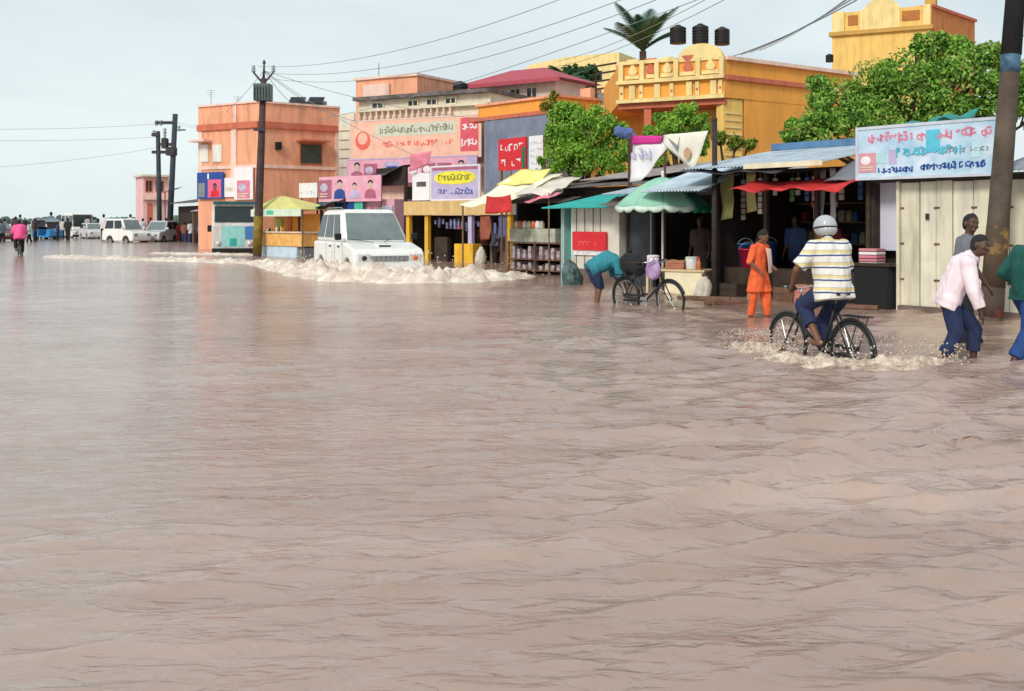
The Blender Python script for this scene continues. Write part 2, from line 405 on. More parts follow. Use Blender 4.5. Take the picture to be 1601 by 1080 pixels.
# ------------------------------------------------------------------ people
BLOBS = []
def blob(name, mb, m, parent, vox=.008, it=3, amp=0, seed=0, fs=9, cuts=()):
    """overlapping limbs and lumps grown into one continuous surface (finished together at the end of the script)"""
    me = mb.mesh(name); o = bpy.data.objects.new(name, me); C.objects.link(o); o.parent = parent
    rm = o.modifiers.new('r', 'REMESH'); rm.mode = 'VOXEL'; rm.voxel_size = vox; rm.adaptivity = 0
    sm = o.modifiers.new('s', 'SMOOTH'); sm.factor = .5; sm.iterations = it
    BLOBS.append((o, m, amp, seed, fs, cuts)); return o
def finish_blobs():
    dg = bpy.context.evaluated_depsgraph_get(); dg.update(); new = []
    for o, m, amp, seed, fs, cuts in BLOBS: new.append(bpy.data.meshes.new_from_object(o.evaluated_get(dg)))
    users = {}
    for ob in C.objects:
        if ob.type == 'MESH': users.setdefault(ob.data.name, []).append(ob)
    for (o, m, amp, seed, fs, cuts), me2 in zip(BLOBS, new):
        twins = users.get(o.data.name, [])
        if amp:
            for v in me2.vertices:
                c = v.co; nn = noise.noise(Vector((c.x * fs, c.y * fs, c.z * fs * .45 + seed)))
                n2 = noise.noise(Vector((c.x * fs * 2.2 + c.z * 4, c.y * fs * 2.2, c.z * fs * .7 + seed + 9)))
                v.co = c + v.normal * amp * (nn + .5 * n2)
        for cp, cd, rad in cuts:                             # hems and cuffs end in a flat edge
            for v in me2.vertices:
                e = v.co - cp; h = e.dot(cd)
                if h > 0 and (e - cd * h).length < rad and h < .2: v.co = v.co - cd * (h * .92)
        me2.materials.clear(); me2.materials.append(m); me2.polygons.foreach_set('use_smooth', [True] * len(me2.polygons))
        for ob in twins: ob.modifiers.clear(); ob.data = me2

def stand(lean=0, arms=((.03, .22), (.03, -.22)), stride=.1, head=0):
    l = lean
    return dict(pel=(0, 0, .93), chest=(l * .7, 0, 1.25), neck=(l, 0, 1.45), head=(l + .03 + head, 0, 1.60), f=(1, 0, -.1 - head),
                sl=(l * .95, .17, 1.39), sr=(l * .95, -.17, 1.39), el=(l * .8 - .03, .22, 1.12), er=(l * .8 - .03, -.22, 1.12),
                wl=(l * .7 + arms[0][0] + .1, arms[0][1], .9), wr=(l * .7 + arms[1][0] + .1, arms[1][1], .9),
                hl=(0, .09, .9), hr=(0, -.09, .9), kl=(stride * .7, .1, .5), kr=(-stride * .3, -.1, .5), al=(stride, .1, .08), ar=(-stride, -.1, .08))

SK1 = mat('brown_skin', (.17, .075, .04), .55, .12, 6, .05)
SK2 = mat('dark_brown_skin', (.085, .04, .026), .5, .12, 6, .05)
HAIR = mat('black_hair', (.008, .007, .007), .6, .3, 30, .4)
EYEW = mat('eye_white', (.35, .32, .29), .3, .05, 5, 0)
LIP = mat('lips', (.16, .05, .04), .5, .1, 5, 0)

def person(label, loc, rot, J, skin=SK1, shirt=None, sleeve=.9, pants=None, leg=1.0, kurta=None, near=False, hair=True, scale=1.0, group=None,
           sz=.0, hairlen=0, face=True, extra=None, slim=1.0, cat='person', grip=False):
    root = thing('person', label, cat, loc, rot, group); root.scale = (scale,) * 3
    P = {k: Vector(v) for k, v in J.items()}
    vox = .0105 if near else .026
    fwd = P['f'].normalized(); up0 = (P['head'] - P['neck']).normalized()
    lat = up0.cross(fwd).normalized(); up = fwd.cross(lat).normalized()
    HM = Matrix((fwd, lat, up)).transposed()
    def H(a, b, c): return P['head'] + fwd * a + lat * b + up * c
    mb = MB(); q = slim
    def torso(mb, e, top=True):
        mb.cap(P['hl'], P['hr'], .085 * q + e)
        mb.cap(P['hl'] * .8 + P['hr'] * .2 + (P['chest'] - P['pel']) * .15, P['sl'] * .72 + P['sr'] * .28 - (P['neck'] - P['chest']) * .25, .088 * q + e, .098 * q + e)
        mb.cap(P['hr'] * .8 + P['hl'] * .2 + (P['chest'] - P['pel']) * .15, P['sr'] * .72 + P['sl'] * .28 - (P['neck'] - P['chest']) * .25, .088 * q + e, .098 * q + e)
        mb.cap(P['pel'], P['chest'], .1 * q + e, .112 * q + e)
        mb.cap(P['chest'], P['neck'] - (P['neck'] - P['chest']) * .15, .11 * q + e, .065 + e)
        mb.cap(P['sl'], P['sr'], .055 + e)
    torso(mb, 0)
    mb.cap(P['neck'] - (P['head'] - P['neck']) * .3, P['head'] - up * .04, .056, .052)
    mb.ell(H(-.008, 0, .02), (.098, .077, .10), HM); mb.ell(H(.022, 0, -.045), (.066, .056, .068), HM)
    if near:
        mb.cap(H(.088, 0, .012), H(.106, 0, -.022), .009, .014); mb.ell(H(.082, 0, -.07), (.02, .026, .016), HM)
        for s_ in (1, -1):
            mb.ell(H(-.005, s_ * .08, -.01), (.02, .012, .032), HM); mb.ell(H(.066, s_ * .04, -.022), (.022, .02, .018), HM)
        mb.ell(H(.082, 0, .034), (.014, .05, .01), HM)
    for s_, side in (('l', 1), ('r', -1)):
        sh, e_, w_ = P['s' + s_], P['e' + s_], P['w' + s_]
        mb.cap(sh, e_, .05 * q, .038); mb.cap(e_, w_, .038, .026)
        hd = (w_ - e_).normalized(); sd_ = Vector((0, side, 0)); sd_ = (sd_ - hd * sd_.dot(hd)).normalized(); nm = hd.cross(sd_)
        if near:
            HMat = Matrix((hd, sd_, nm)).transposed()
            mb.ell(w_ + hd * .05, (.052, .038, .017), HMat)
            curl = .65 if grip else .3
            for k, (off, ln) in enumerate(((-.028, .062), (-.01, .075), (.01, .07), (.028, .055))):
                b0 = w_ + hd * .088 + sd_ * off * side; b1 = b0 + hd * ln * .5 - nm * side * ln * curl * .3
                b2 = b1 + hd * ln * .5 * (1 - curl) - nm * side * ln * curl * .7
                mb.cap(b0 - hd * .02, b1, .0095, .009); mb.cap(b1, b2, .009, .0085)
            t0 = w_ + hd * .025 - sd_ * .03 * side; t1 = t0 + hd * .035 - sd_ * .022 * side - nm * side * .012; mb.cap(t0, t1, .011, .0095); mb.cap(t1, t1 + hd * .025 - nm * side * .01, .0095, .0085)
        else:
            mb.cap(w_, w_ + hd * .11, .03, .024)
        hp, kn, an = P['h' + s_], P['k' + s_], P['a' + s_]
        mb.cap(hp, kn, .082 * q, .056); mb.cap(kn, an, .053, .036)
        cb = kn.lerp(an, .3); ld = (an - kn).normalized(); mb.ell(cb - Vector((1, 0, 0)) * .012, .048)
        td = Vector((1, 0, 0)); td = P.get('t' + s_, td); mb.cap(an - td * .04 - Vector((0, 0, .03)), an + td * .14 - Vector((0, 0, .045)), .036, .028)
    blob('body', mb, skin, root, vox, 3 if near else 2)
    if shirt:
        s1 = MB(); torso(s1, .02 + sz); cuts = []
        if not kurta: # hem falls a little below the hips
            dn = (P['pel'] - P['chest']).normalized(); s1.cap(P['hl'] + dn * .07, P['hr'] + dn * .07, .106 * q + sz); cuts.append((P['pel'] + dn * .115, dn, .26))
        for s_ in 'lr':
            sh, e_, w_ = P['s' + s_], P['e' + s_], P['w' + s_]
            if sleeve <= .5: q1 = sh.lerp(e_, sleeve * 2); s1.cap(sh, q1, .07 + sz, .068 + sz); cuts.append((q1, (e_ - sh).normalized(), .1))
            else: q1 = e_.lerp(w_, (sleeve - .5) * 2); s1.cap(sh, e_, .066 + sz, .058 + sz); s1.cap(e_, q1, .058 + sz, .05 + sz); cuts.append((q1, (w_ - e_).normalized(), .08))
        if kurta:
            kk = (P['kl'] + P['kr']) / 2; a = P['pel']; b = a.lerp(kk, kurta)
            s1.cap(a + Vector((0, .04, 0)), b + Vector((.02, .09, 0)), .13, .16); s1.cap(a - Vector((0, .04, 0)), b - Vector((.02, .09, 0)), .13, .16); cuts.append((b, Vector((0, 0, -1)), .5))
        blob('kurta' if kurta else 'shirt', s1, shirt, root, vox * 1.15, 3, .016 if near else 0, 3, 9, cuts)
        if near and not kurta:
            cl = MB(); u3 = (P['head'] - P['neck']).normalized(); base = P['neck'] + u3 * .0
            M2 = u3.to_track_quat('Z', 'Y').to_matrix(); pts = [base + M2 @ Vector((.068 * math.cos(t), .068 * math.sin(t), .012 * math.cos(t * 1))) for t in [i * math.pi / 8 for i in range(16)]]
            cl.tube(pts, .016, 8, True); cl.build('collar', shirt, root, True)
    if pants:
        p1 = MB(); pc_ = []; p1.cap(P['hl'], P['hr'], .092 * q); p1.cap(P['pel'], P['pel'].lerp(P['chest'], .12), .104 * q, .10 * q)
        for s_ in 'lr':
            hp, kn, an = P['h' + s_], P['k' + s_], P['a' + s_]
            if leg <= .5: q1 = hp.lerp(kn, leg * 2); p1.cap(hp, q1, .095 * q, .086); pc_.append((q1, (kn - hp).normalized(), .12))
            else: q1 = kn.lerp(an, (leg - .5) * 2); p1.cap(hp, kn, .10 * q, .088); p1.cap(kn, q1, .088, .077 if not kurta else .058); pc_.append((q1, (an - kn).normalized(), .1))
        blob('trousers', p1, pants, root, vox * 1.15, 2, .02 if near else 0, 11, 9, pc_)
    if hair:
        h = MB(); h.ell(H(-.022, 0, .04), (.100, .085, .096), HM); h.ell(H(-.035, 0, 0), (.082, .084, .09), HM)
        if hairlen: h.cap(H(-.09, 0, .0), H(-.11, 0, -hairlen), .03, .02); h.ell(H(-.1, 0, 0), .045)
        blob('hair', h, HAIR, root, .012 if near else .03, 1, .006 if near else 0, 5, 30)
    if near and face:
        for s_ in (1, -1):
            e = MB(); e.ell(H(.0735, s_ * .030, .012), (.009, .012, .006), HM); eo = e.build('eye', EYEW, root, True)
            e = MB(); e.ell(H(.0805, s_ * .030, .012), (.0035, .0062, .0055), HM); e.build('iris', HAIR, eo, True)
            e = MB(); e.ell(H(.080, s_ * .031, .034), (.008, .02, .004), HM); e.build('eyebrow', HAIR, root, True)
        e = MB(); e.ell(H(.088, 0, -.05), (.009, .024, .007), HM); e.build('lips', LIP, root, True)
    return root, P, (H, HM)

# ------------------------------------------------------------------ bicycles
BKF = mat('black_frame_paint', (.015, .017, .02), .35, .3, 8, .02)
SADL = mat('saddle_leather', (.03, .018, .012), .5, .3, 8, .1)
def bicycle(label, loc, rot, lean=0, steer=0, group=None):
    r = thing('bicycle', label, 'bicycle', loc, rot, group); r.rotation_euler = (lean, 0, rot)
    rh, fh, bb, st, ht, hb = (-.53, 0, .335), (.55, 0, .335), (-.06, 0, .28), (-.26, 0, .84), (.32, 0, .88), (.39, 0, .64)
    f = MB(); T = .015
    f.cyl(bb, st, T).cyl(st, ht, T).cyl(hb, bb, T * 1.15).cyl(ht, hb, .019)
    for s in (-1, 1):
        f.cyl((bb[0], s * .035, bb[2]), (rh[0], s * .055, rh[2]), .010); f.cyl((st[0] + .01, s * .02, st[2] - .05), (rh[0], s * .055, rh[2]), .009)
    f.cyl((-.06, -.045, .28), (-.06, .045, .28), .024); f.build('frame', BKF, r, True)
    fk = MB()
    for s in (-1, 1): fk.tube([(hb[0], s * .03, hb[2]), (.45, s * .05, .5), (.55, s * .052, .335)], [.014, .012, .009], 8)
    fk.cyl((hb[0], -.045, hb[2]), (hb[0], .045, hb[2]), .014); fk.build('fork', BKF, r, True)
    for c in (rh, fh):
        ty = MB(); ty.torus(c, .315, .021, n=48, m=8); w_ = ty.build('wheel', Mtyre, r, True)
        ri = MB(); ri.torus(c, .292, .011, n=48, m=6); ri.cyl((c[0], -.03, c[2]), (c[0], .03, c[2]), .022); ri.build('rim', Mchrome, w_, True)
        sp = MB()
        for k in range(28):
            a = 2 * math.pi * k / 28; s = 1 if k % 2 else -1; a2 = a + .35 * (1 if k % 4 < 2 else -1)
            sp.cyl((c[0] + .02 * math.cos(a2), s * .026, c[2] + .02 * math.sin(a2)), (c[0] + .288 * math.cos(a), 0, c[2] + .288 * math.sin(a)), .0016, n=4)
        sp.build('spokes', Mchrome, w_)
    for c, a0, a1 in ((rh, 15, 205), (fh, 20, 165)):
        m = MB(); m.torus(c, .352, .02, n=26, m=6, a0=a0, a1=a1); m.build('mudguard', BKF, r, True)
    sa = MB(); sa.prism([(-.40, -.09, .93), (-.40, .09, .93), (-.30, .075, .935), (-.16, .018, .93), (-.12, 0, .925), (-.16, -.018, .93), (-.30, -.075, .935)], (0, 0, .045)); sa.build('saddle', SADL, r, bevel=.015)
    sp_ = MB(); sp_.cyl(st, (-.285, 0, .93), .012); sp_.build('seat_post', Mchrome, r, True)
    hbm = MB(); hbm.tube([(.10, .28, .985), (.26, .27, 1.0), (.33, .16, .99), (.31, 0, .965), (.33, -.16, .99), (.26, -.27, 1.0), (.10, -.28, .985)], .011, 8); hbm.cyl(ht, (.31, 0, .97), .012)
    h_ = hbm.build('handlebar', Mchrome, r, True)
    for s in (-1, 1):
        g_ = MB(); g_.cyl((.08, s * .281, .983), (.2, s * .275, .995), .017); g_.build('grip', Mtyre, h_, True)
    rk = MB(); rk.box(-.78, -.36, -.07, -.058, .72, .732).box(-.78, -.36, .058, .07, .72, .732)
    for k in range(5): rk.box(-.77 + k * .09, -.76 + k * .09, -.058, .058, .721, .731)
    for s in (-1, 1): rk.cyl((-.70, s * .062, .72), (-.54, s * .066, .34), .006)
    rk.build('carrier', BKF, r)
    ck = MB(); ck.lathe([(.088, -.003), (.09, 0), (.088, .003)], n=24)
    for i, v in enumerate(ck.v): ck.v[i] = (v[0] - .06, v[2] - .05, v[1] + .28)
    ck.box(-.02, .0, -.066, -.054, .28, .30).cyl((-.06, -.06, .28), (.07, -.06, .18), .009); ck.cyl((-.06, .06, .28), (-.19, .06, .38), .009); ck.cyl((-.06, -.07, .28), (-.06, .07, .28), .012)
    c_ = ck.build('crank', Mchrome, r)
    for (a, b) in (((.07, -.07, .18), -1), ((-.19, .07, .38), 1)):
        pd = MB(); pd.box(a[0] - .045, a[0] + .045, min(a[1], a[1] + b * .09), max(a[1], a[1] + b * .09), a[2] - .012, a[2] + .012); pd.build('pedal', Mtyre, c_)
    cg = MB(); cg.box(-.56, -.02, -.058, -.04, .36, .40, None).box(-.56, -.02, -.058, -.04, .26, .30); cg.build('chain_guard', BKF, r)
    return r

# 1 the cyclist
BZ = -.23
brot = math.atan2(.92, -.39)
bx, by = 3.38, 11.95
bicycle('black roadster bicycle ridden through the flood by the man in the helmet', (bx, by, BZ), brot)
SH = bpy.data.materials.new('striped_knit'); SH.use_nodes = True
t = SH.node_tree; b = t.nodes['Principled BSDF']; b.inputs['Roughness'].default_value = .9
co = t.nodes.new('ShaderNodeTexCoord'); sx = t.nodes.new('ShaderNodeSeparateXYZ'); t.links.new(co.outputs['Object'], sx.inputs[0])
n0 = t.nodes.new('ShaderNodeTexNoise'); n0.inputs['Scale'].default_value = 4; t.links.new(co.outputs['Object'], n0.inputs['Vector'])
ma = t.nodes.new('ShaderNodeMath'); ma.operation = 'MULTIPLY_ADD'; ma.inputs[1].default_value = .03; t.links.new(n0.outputs['Fac'], ma.inputs[0]); t.links.new(sx.outputs['Z'], ma.inputs[2])
m1 = t.nodes.new('ShaderNodeMath'); m1.operation = 'MULTIPLY'; m1.inputs[1].default_value = 1 / .132; t.links.new(ma.outputs[0], m1.inputs[0])
m2 = t.nodes.new('ShaderNodeMath'); m2.operation = 'FRACT'; t.links.new(m1.outputs[0], m2.inputs[0])
r = t.nodes.new('ShaderNodeValToRGB'); r.color_ramp.interpolation = 'CONSTANT'
cols = [(0, (.74, .72, .68)), (.34, (.05, .08, .20)), (.47, (.70, .70, .66)), (.60, (.70, .58, .26)), (.80, (.42, .42, .46)), (.86, (.74, .72, .68))]
r.color_ramp.elements[0].color = (*cols[0][1], 1); r.color_ramp.elements[1].position = cols[1][0]; r.color_ramp.elements[1].color = (*cols[1][1], 1)
for p_, c_ in cols[2:]:
    e = r.color_ramp.elements.new(p_); e.color = (*c_, 1)
t.links.new(m2.outputs[0], r.inputs[0]); t.links.new(r.outputs[0], b.inputs['Base Color'])
NAVY = mat('navy_cloth', (.018, .028, .085), .85, .3, 6, .3)
BLKC = mat('black_cloth', (.014, .014, .018), .85, .3, 6, .3)
J = dict(pel=(-.27, 0, 1.0), chest=(-.20, 0, 1.30), neck=(-.12, 0, 1.49), head=(-.08, 0, 1.625), f=(1, .25, -.12),
         sl=(-.15, .19, 1.43), sr=(-.15, -.19, 1.43), el=(-.06, .36, 1.2), er=(-.04, -.33, 1.18), wl=(.08, .30, 1.03), wr=(.08, -.30, 1.03),
         hl=(-.24, .10, .96), hr=(-.24, -.10, .96), kl=(.10, .14, .80), kr=(.08, -.13, .62), al=(-.15, .14, .44), ar=(.04, -.13, .25))
cy, P, (H, HM) = person('man in a striped shirt and grey helmet riding the bicycle away', (bx, by, BZ), brot, J, SK1, SH, .42, NAVY, .78, near=True, hair=True, sz=.022, slim=1.12, grip=True)
hm = MB()
hm.ell(H(-.012, 0, .045), (.135, .118, .125), HM); hm.ell(H(-.03, 0, .0), (.118, .114, .075), HM)
HELM = mat('grey_helmet_shell', (.42, .44, .48), .25, .1, 3, 0, spec=.7)
hl = blob('helmet', hm, HELM, cy, .01, 4)
e = MB(); e.tube([H(.0 + .128 * math.cos(a) - .012, .118 * math.sin(a), .028) for a in [i * math.pi / 12 for i in range(24)]], .008, 6, True); e.build('helmet_trim', Mblack, hl, True)

# 2 the man in the pink shirt, stepping to the right
PINKS = mat('pale_pink_shirt', (.84, .70, .75), .85, .1, 5, .25)
Y0 = 11.75
J = dict(pel=(-.05, 0, .82), chest=(.06, 0, 1.09), neck=(.19, -.0, 1.27), head=(.28, -.03, 1.39), f=(1, -.9, -.15),
         sl=(.13, .18, 1.225), sr=(.13, -.18, 1.20), el=(.22, .24, .95), er=(.18, -.25, .91), wl=(.31, .22, .76), wr=(.25, -.24, .69),
         hl=(-.06, .09, .79), hr=(-.04, -.09, .78), kl=(.24, .12, .46), kr=(.02, -.12, .43), al=(.22, .12, .06), ar=(-.16, -.12, .06))
person('young man in a pale pink shirt and dark trousers wading right', (wx(1490, Y0), Y0, -.12), R(-16), J, SK2, PINKS, .92, NAVY, .80, near=True, sz=.016, scale=.97)
# 3 boy behind
Y0 = 13.4
J = stand(.05); J['f'] = (.2, -1, -.05)
person('boy in a grey shirt standing behind the man in pink, by the shutters', (wx(1508, Y0), Y0, -.20), R(0), J, SK2, mat('light_grey_shirt', (.16, .165, .19), .85, .1, 5, .2), .4, BLKC, .95, near=True, scale=1.035)
# 4 person at the right edge
DKG = mat('dark_green_jersey', (.008, .085, .075), .85, .3, 5, .3); JEAN = mat('blue_jeans', (.02, .06, .22), .85, .3, 7, .3)
Y0 = 11.7
J = dict(pel=(.0, 0, .88), chest=(.02, 0, 1.12), neck=(.12, 0, 1.34), head=(.22, 0, 1.46), f=(1, 0, -.3),
         sl=(.06, .19, 1.28), sr=(.06, -.19, 1.27), el=(-.10, .24, 1.06), er=(-.04, -.24, 1.0), wl=(.10, .22, .9), wr=(.16, -.22, .88),
         hl=(0, .10, .84), hr=(0, -.10, .83), kl=(.18, .11, .48), kr=(-.02, -.11, .45), al=(.22, .11, .07), ar=(-.22, -.11, .10))
person('person in a dark green jersey and blue jeans at the right edge', (wx(1603, Y0), Y0, -.12), R(8), J, SK2, DKG, .85, JEAN, .9, near=True, sz=.01)
# 5 woman in orange
ORG = mat('orange_cloth', (.80, .10, .025), .85, .2, 6, .3, col2=(.85, .16, .05)); 
Y0 = 16.9
J = stand(.03, stride=.12); J.update(f=(1, -.2, -.45), head=(.10, 0, 1.58), wl=(.2, .15, 1.05), el=(.0, .25, 1.12), er=(0, -.27, 1.14), wr=(.17, -.2, .98))
wn, P, (H, HM) = person('woman in an orange kurta wading past the dark shop', (wx(1186, Y0), Y0, -.12), R(-48), J, SK1, ORG, .55, ORG, .88, kurta=.75, near=True, scale=.865, hairlen=.22)
sc = MB(); sc.sheet((.155, .13, 1.37), (.165, -.02, 1.38), (.215, .02, .93), (.20, .14, .95), 6, 12, 0, .02); sc.build('scarf', mat('white_scarf', (.75, .55, .5), .85, .2, 9, .3), wn, True, solid=.006)
# 6 bending man by the parked bicycle
TEALS = mat('teal_shirt', (.03, .22, .28), .85, .2, 6, .3)
Y0 = 20.0
J = dict(pel=(-.12, 0, .80), chest=(.14, 0, .93), neck=(.33, 0, .90), head=(.44, 0, .83), f=(.6, 0, -.8),
         sl=(.26, .18, .90), sr=(.26, -.18, .90), el=(.34, .22, .62), er=(.34, -.22, .62), wl=(.45, .18, .40), wr=(.45, -.18, .40),
         hl=(-.14, .10, .76), hr=(-.14, -.10, .76), kl=(.0, .12, .44), kr=(-.03, -.12, .44), al=(-.05, .12, .06), ar=(-.1, -.12, .06))
person('man in a teal shirt bending down beside the parked bicycle', (wx(938, Y0), Y0, -.14), R(10), J, SK1, TEALS, .5, NAVY, .55, near=True, sz=.02, slim=1.1, face=False)

# parked bicycle
bicycle('bicycle loaded with bags standing near the green parasol', (wx(1014, 19.2), 19.2, -.2), R(-52), lean=R(4))
a = R(-52); ox, oy = wx(1014, 19.2), 19.2
def on(dx, dy, z): return (ox + dx * math.cos(a) - dy * math.sin(a), oy + dx * math.sin(a) + dy * math.cos(a), z)
sk = MB(); sk.ell((0, 0, .20), (.25, .16, .20)).ell((.16, .02, .14), (.18, .15, .17)).ell((-.12, 0, .24), (.15, .12, .13))
tg = thing('sack', 'big black sack tied on the carrier of the parked bicycle', 'sack', on(-.45, 0, .53), a); blob('cloth', sk, BLKC, tg, .02, 3, .03, 1, 6)
kn = MB(); kn.ell((-.02, 0, .43), (.05, .05, .04)).cyl((-.02, 0, .34), (-.02, 0, .44), .03); kn.build('knot', BLKC, tg, True)
PUR = mat('purple_bag_cloth', (.33, .16, .42), .7, .3, 5, .3, col2=(.62, .45, .7))
sk = MB(); sk.ell((0, 0, .16), (.15, .11, .18)).box(-.11, .11, -.07, .07, .05, .27)
tg = thing('bag', 'purple and white bag hanging at the handlebar of the parked bicycle', 'bag', on(.24, -.12, .48), a); blob('cloth', sk, PUR, tg, .02, 3, .02, 2, 7)
st_ = MB()
for s in (-1, 1): st_.torus((0, s * .05, .32), .07, .009, n=12, m=6, a0=0, a1=180)
st_.build('strap', PUR, tg, True)

# ------------------------------------------------------------------ vehicles
WHITEC = mat('white_car_paint', (.82, .81, .78), .3, .04, 2, .03, spec=.6, streak=.18)
GREYC = mat('silver_car_paint', (.55, .56, .58), .3, .05, 2, 0, spec=.6)
REDC = mat('dark_red_car_paint', (.12, .015, .03), .3, .05, 2, 0, spec=.6)
LAMP = mat('lamp_glass', (.62, .60, .58), .12, .2, 20, .1, spec=.9)
AMB = mat('amber_glass', (.7, .16, .03), .2, .2, 20, .1)
def car(name, label, cat, loc, rot,  L_=4.4, W=1.8, paint=WHITEC, belt=1.12, roof=1.95, hoodf=.98, hoodl=1.15, wsl=.45, tail=.12, wr=.37, detail=True, group=None, scoop=False, twobox=True, gc=.30):
    r = thing(name, label, cat, loc, rot, group); h = L_ / 2; w = W / 2
    xh = h - hoodl; bt = belt
    prof = [(-h + .02, gc + .05), (-h, .62), (-h + .03, bt - .1), (-h + .06, bt), (xh - .02, bt), (xh + .2, bt - .02), (h - .22, hoodf + .02), (h - .06, hoodf - .08), (h, hoodf - .3), (h, gc + .08), (h - .1, gc)]
    # wheel arches
    def arch(cx): return [(cx + (wr + .07) * math.cos(R(t)), max(gc, .0 + wr + (wr + .07) * math.sin(R(t)))) for t in range(0, 181, 20)]
    fx, rx = h - .78, -h + .82
    bottom = [(p[0], p[1]) for p in arch(fx)] + [(p[0], p[1]) for p in arch(rx)]
    poly = prof + bottom[:]
    b = MB(); b.prism([(x, -w, z) for x, z in poly], (0, W, 0)); body = b.build('body', paint, r, bevel=.15 if scoop else .06)
    # greenhouse
    x0b, x1b = -h + .08, xh; x0t, x1t = -h + .08 + tail, xh - wsl; ins = .21 if scoop else .14
    vs = [(x0b, -w + .03, bt - .01), (x1b, -w + .03, bt - .01), (x1b, w - .03, bt - .01), (x0b, w - .03, bt - .01), (x0t, -w + ins, roof), (x1t, -w + ins, roof), (x1t, w - ins, roof), (x0t, w - ins, roof)]
    c = MB(); c.add(vs, [(0, 3, 2, 1), (4, 5, 6, 7), (0, 1, 5, 4), (1, 2, 6, 5), (2, 3, 7, 6), (3, 0, 4, 7)]); c.build('cabin', paint, r, bevel=.15 if scoop else .07)
    V = [Vector(v) for v in vs]
    def pane(a, b_, c_, d, u0, u1, v0, v1, nm, mt=Mwin, th=.012, par=r):
        def q(u, v): return (a * (1 - u) + b_ * u) * (1 - v) + (d * (1 - u) + c_ * u) * v
        pts = [q(u0, v0), q(u1, v0), q(u1, v1), q(u0, v1)]; n = (pts[1] - pts[0]).cross(pts[3] - pts[0]).normalized()
        m = MB(); m.prism([p - n * .03 for p in pts], n * (.03 + th)); return m.build(nm, mt, par, bevel=.004)
    pane(V[1], V[2], V[6], V[5], .06, .94, .08, .88, 'windscreen', WSG)
    pane(V[3], V[0], V[4], V[7], .1, .9, .2, .86, 'rear_window')
    nwin = [(.06, .30), (.345, .625), (.665, .90)] if detail else [(.06, .48), (.53, .92)]
    for (u0, u1) in nwin:
        Mwin_ = Mwin
        pane(V[0], V[1], V[5], V[4], u0, u1, .14, .84, 'side_window')
        pane(V[2], V[3], V[7], V[6], 1 - u1, 1 - u0, .14, .84, 'side_window')
    for cx in (fx, rx):
        for s in (-1, 1):
            y1 = s * (w - .02); y0 = s * (w - .24); ty = MB(); ty.torus((cx, (y0 + y1) / 2, wr), wr - .09, .095, n=28, m=10); wh = ty.build('wheel', Mtyre, r, True)
            ri = MB(); ri.cyl((cx, s * (w - .21), wr), (cx, s * (w - .05), wr), wr * .6, wr * .56, 20); ri.build('rim', Mmetal, wh)
    for s in (-1, 1):
        m = MB(); m.box(h - .14, h + .01, s * (w - .27) - .17, s * (w - .27) + .17, hoodf - .32, hoodf - .11); hl_ = m.build('headlight', LAMP, r, bevel=.03)
        m = MB(); m.ell((h + .0, s * (w - .27), hoodf - .22), (.03, .08, .07)); m.build('bulb', AMB if (scoop and s > 0) else Mwin, hl_, True)
        m = MB(); m.box(xh - .10, xh + .0, min(s * (w + .02), s * (w + .20)), max(s * (w + .02), s * (w + .20)), bt + .06, bt + .24); m.build('mirror', paint if not detail else Mblack, r, bevel=.03)
    if detail:
        m = MB(); m.box(h - .08, h + .012, -w + .46, w - .46, hoodf - .31, hoodf - .16); gr = m.build('grille', Mmetal, r, bevel=.01)
        m = MB()
        for k in range(7): m.box(h + .013, h + .03, -w + .50 + k * .13, -w + .56 + k * .13, hoodf - .30, hoodf - .17)
        m.build('grille_bar', Mchrome, gr)
        m = MB(); m.box(h - .05, h + .12, -w + .02, w - .02, gc + .02, gc + .24); m.build('bumper', WHITEC if scoop else Mblack, r, bevel=.04)
        for s in (-1, 1):
            m = MB(); m.cyl((h + .1, s * (w - .32), gc + .14), (h + .135, s * (w - .32), gc + .14), .07, n=16); m.build('fog_lamp', AMB if s > 0 else Mwin, r, True)
            m = MB(); m.tube([(x1t - .1, s * (w - ins - .06), roof + .0), (x1t - .25, s * (w - ins - .06), roof + .05), (x0t + .25, s * (w - ins - .06), roof + .05), (x0t + .1, s * (w - ins - .06), roof)], .016, 8); m.build('roof_rail', Mmetal, r, True)
            m = MB()
            for k in (-.35, .55): m.box(k, k + .18, min(s * w, s * (w + .02)), max(s * w, s * (w + .02)), bt - .14, bt - .10)
            m.build('door_handle', Mblack, r)
            m = MB()
            for k in (-.72, .22, 1.02): m.box(k, k + .012, min(s * (w - .01), s * (w + .003)), max(s * (w - .01), s * (w + .003)), gc + .22, bt - .03)
            m.build('door_gap', Mblack, r)
            m = MB(); m.box(-.9, .95, min(s * (w - .05), s * (w + .10)), max(s * (w - .05), s * (w + .10)), gc - .02, gc + .03); m.build('running_board', Mblack, r)
            m = MB(); m.tube([(xh + .15, s * .15, bt - .005), (xh - .12, s * .62 - .2, bt + .10)], .008, 6); m.build('wiper', Mblack, r)
        if scoop:
            m = MB(); m.prism([(h - .9, -.2, hoodf + .05), (h - .45, -.2, hoodf + .06), (h - .5, -.2, hoodf + .13), (h - .85, -.2, hoodf + .15)], (0, .4, 0)); s_ = m.build('bonnet_scoop', paint, r, bevel=.02)
            m = MB(); m.box(h - .475, h - .45, -.16, .16, hoodf + .065, hoodf + .11); m.build('intake', Mblack, s_)
        m = MB(); m.box(h + .121, h + .128, -.24, .24, gc + .08, gc + .18); m.build('number_plate', Mwhites, r)
    return r
WSG = mat('windscreen_glass', (.16, .20, .20), .05, .35, 1.3, 0, spec=1.0)
ah = R(24)
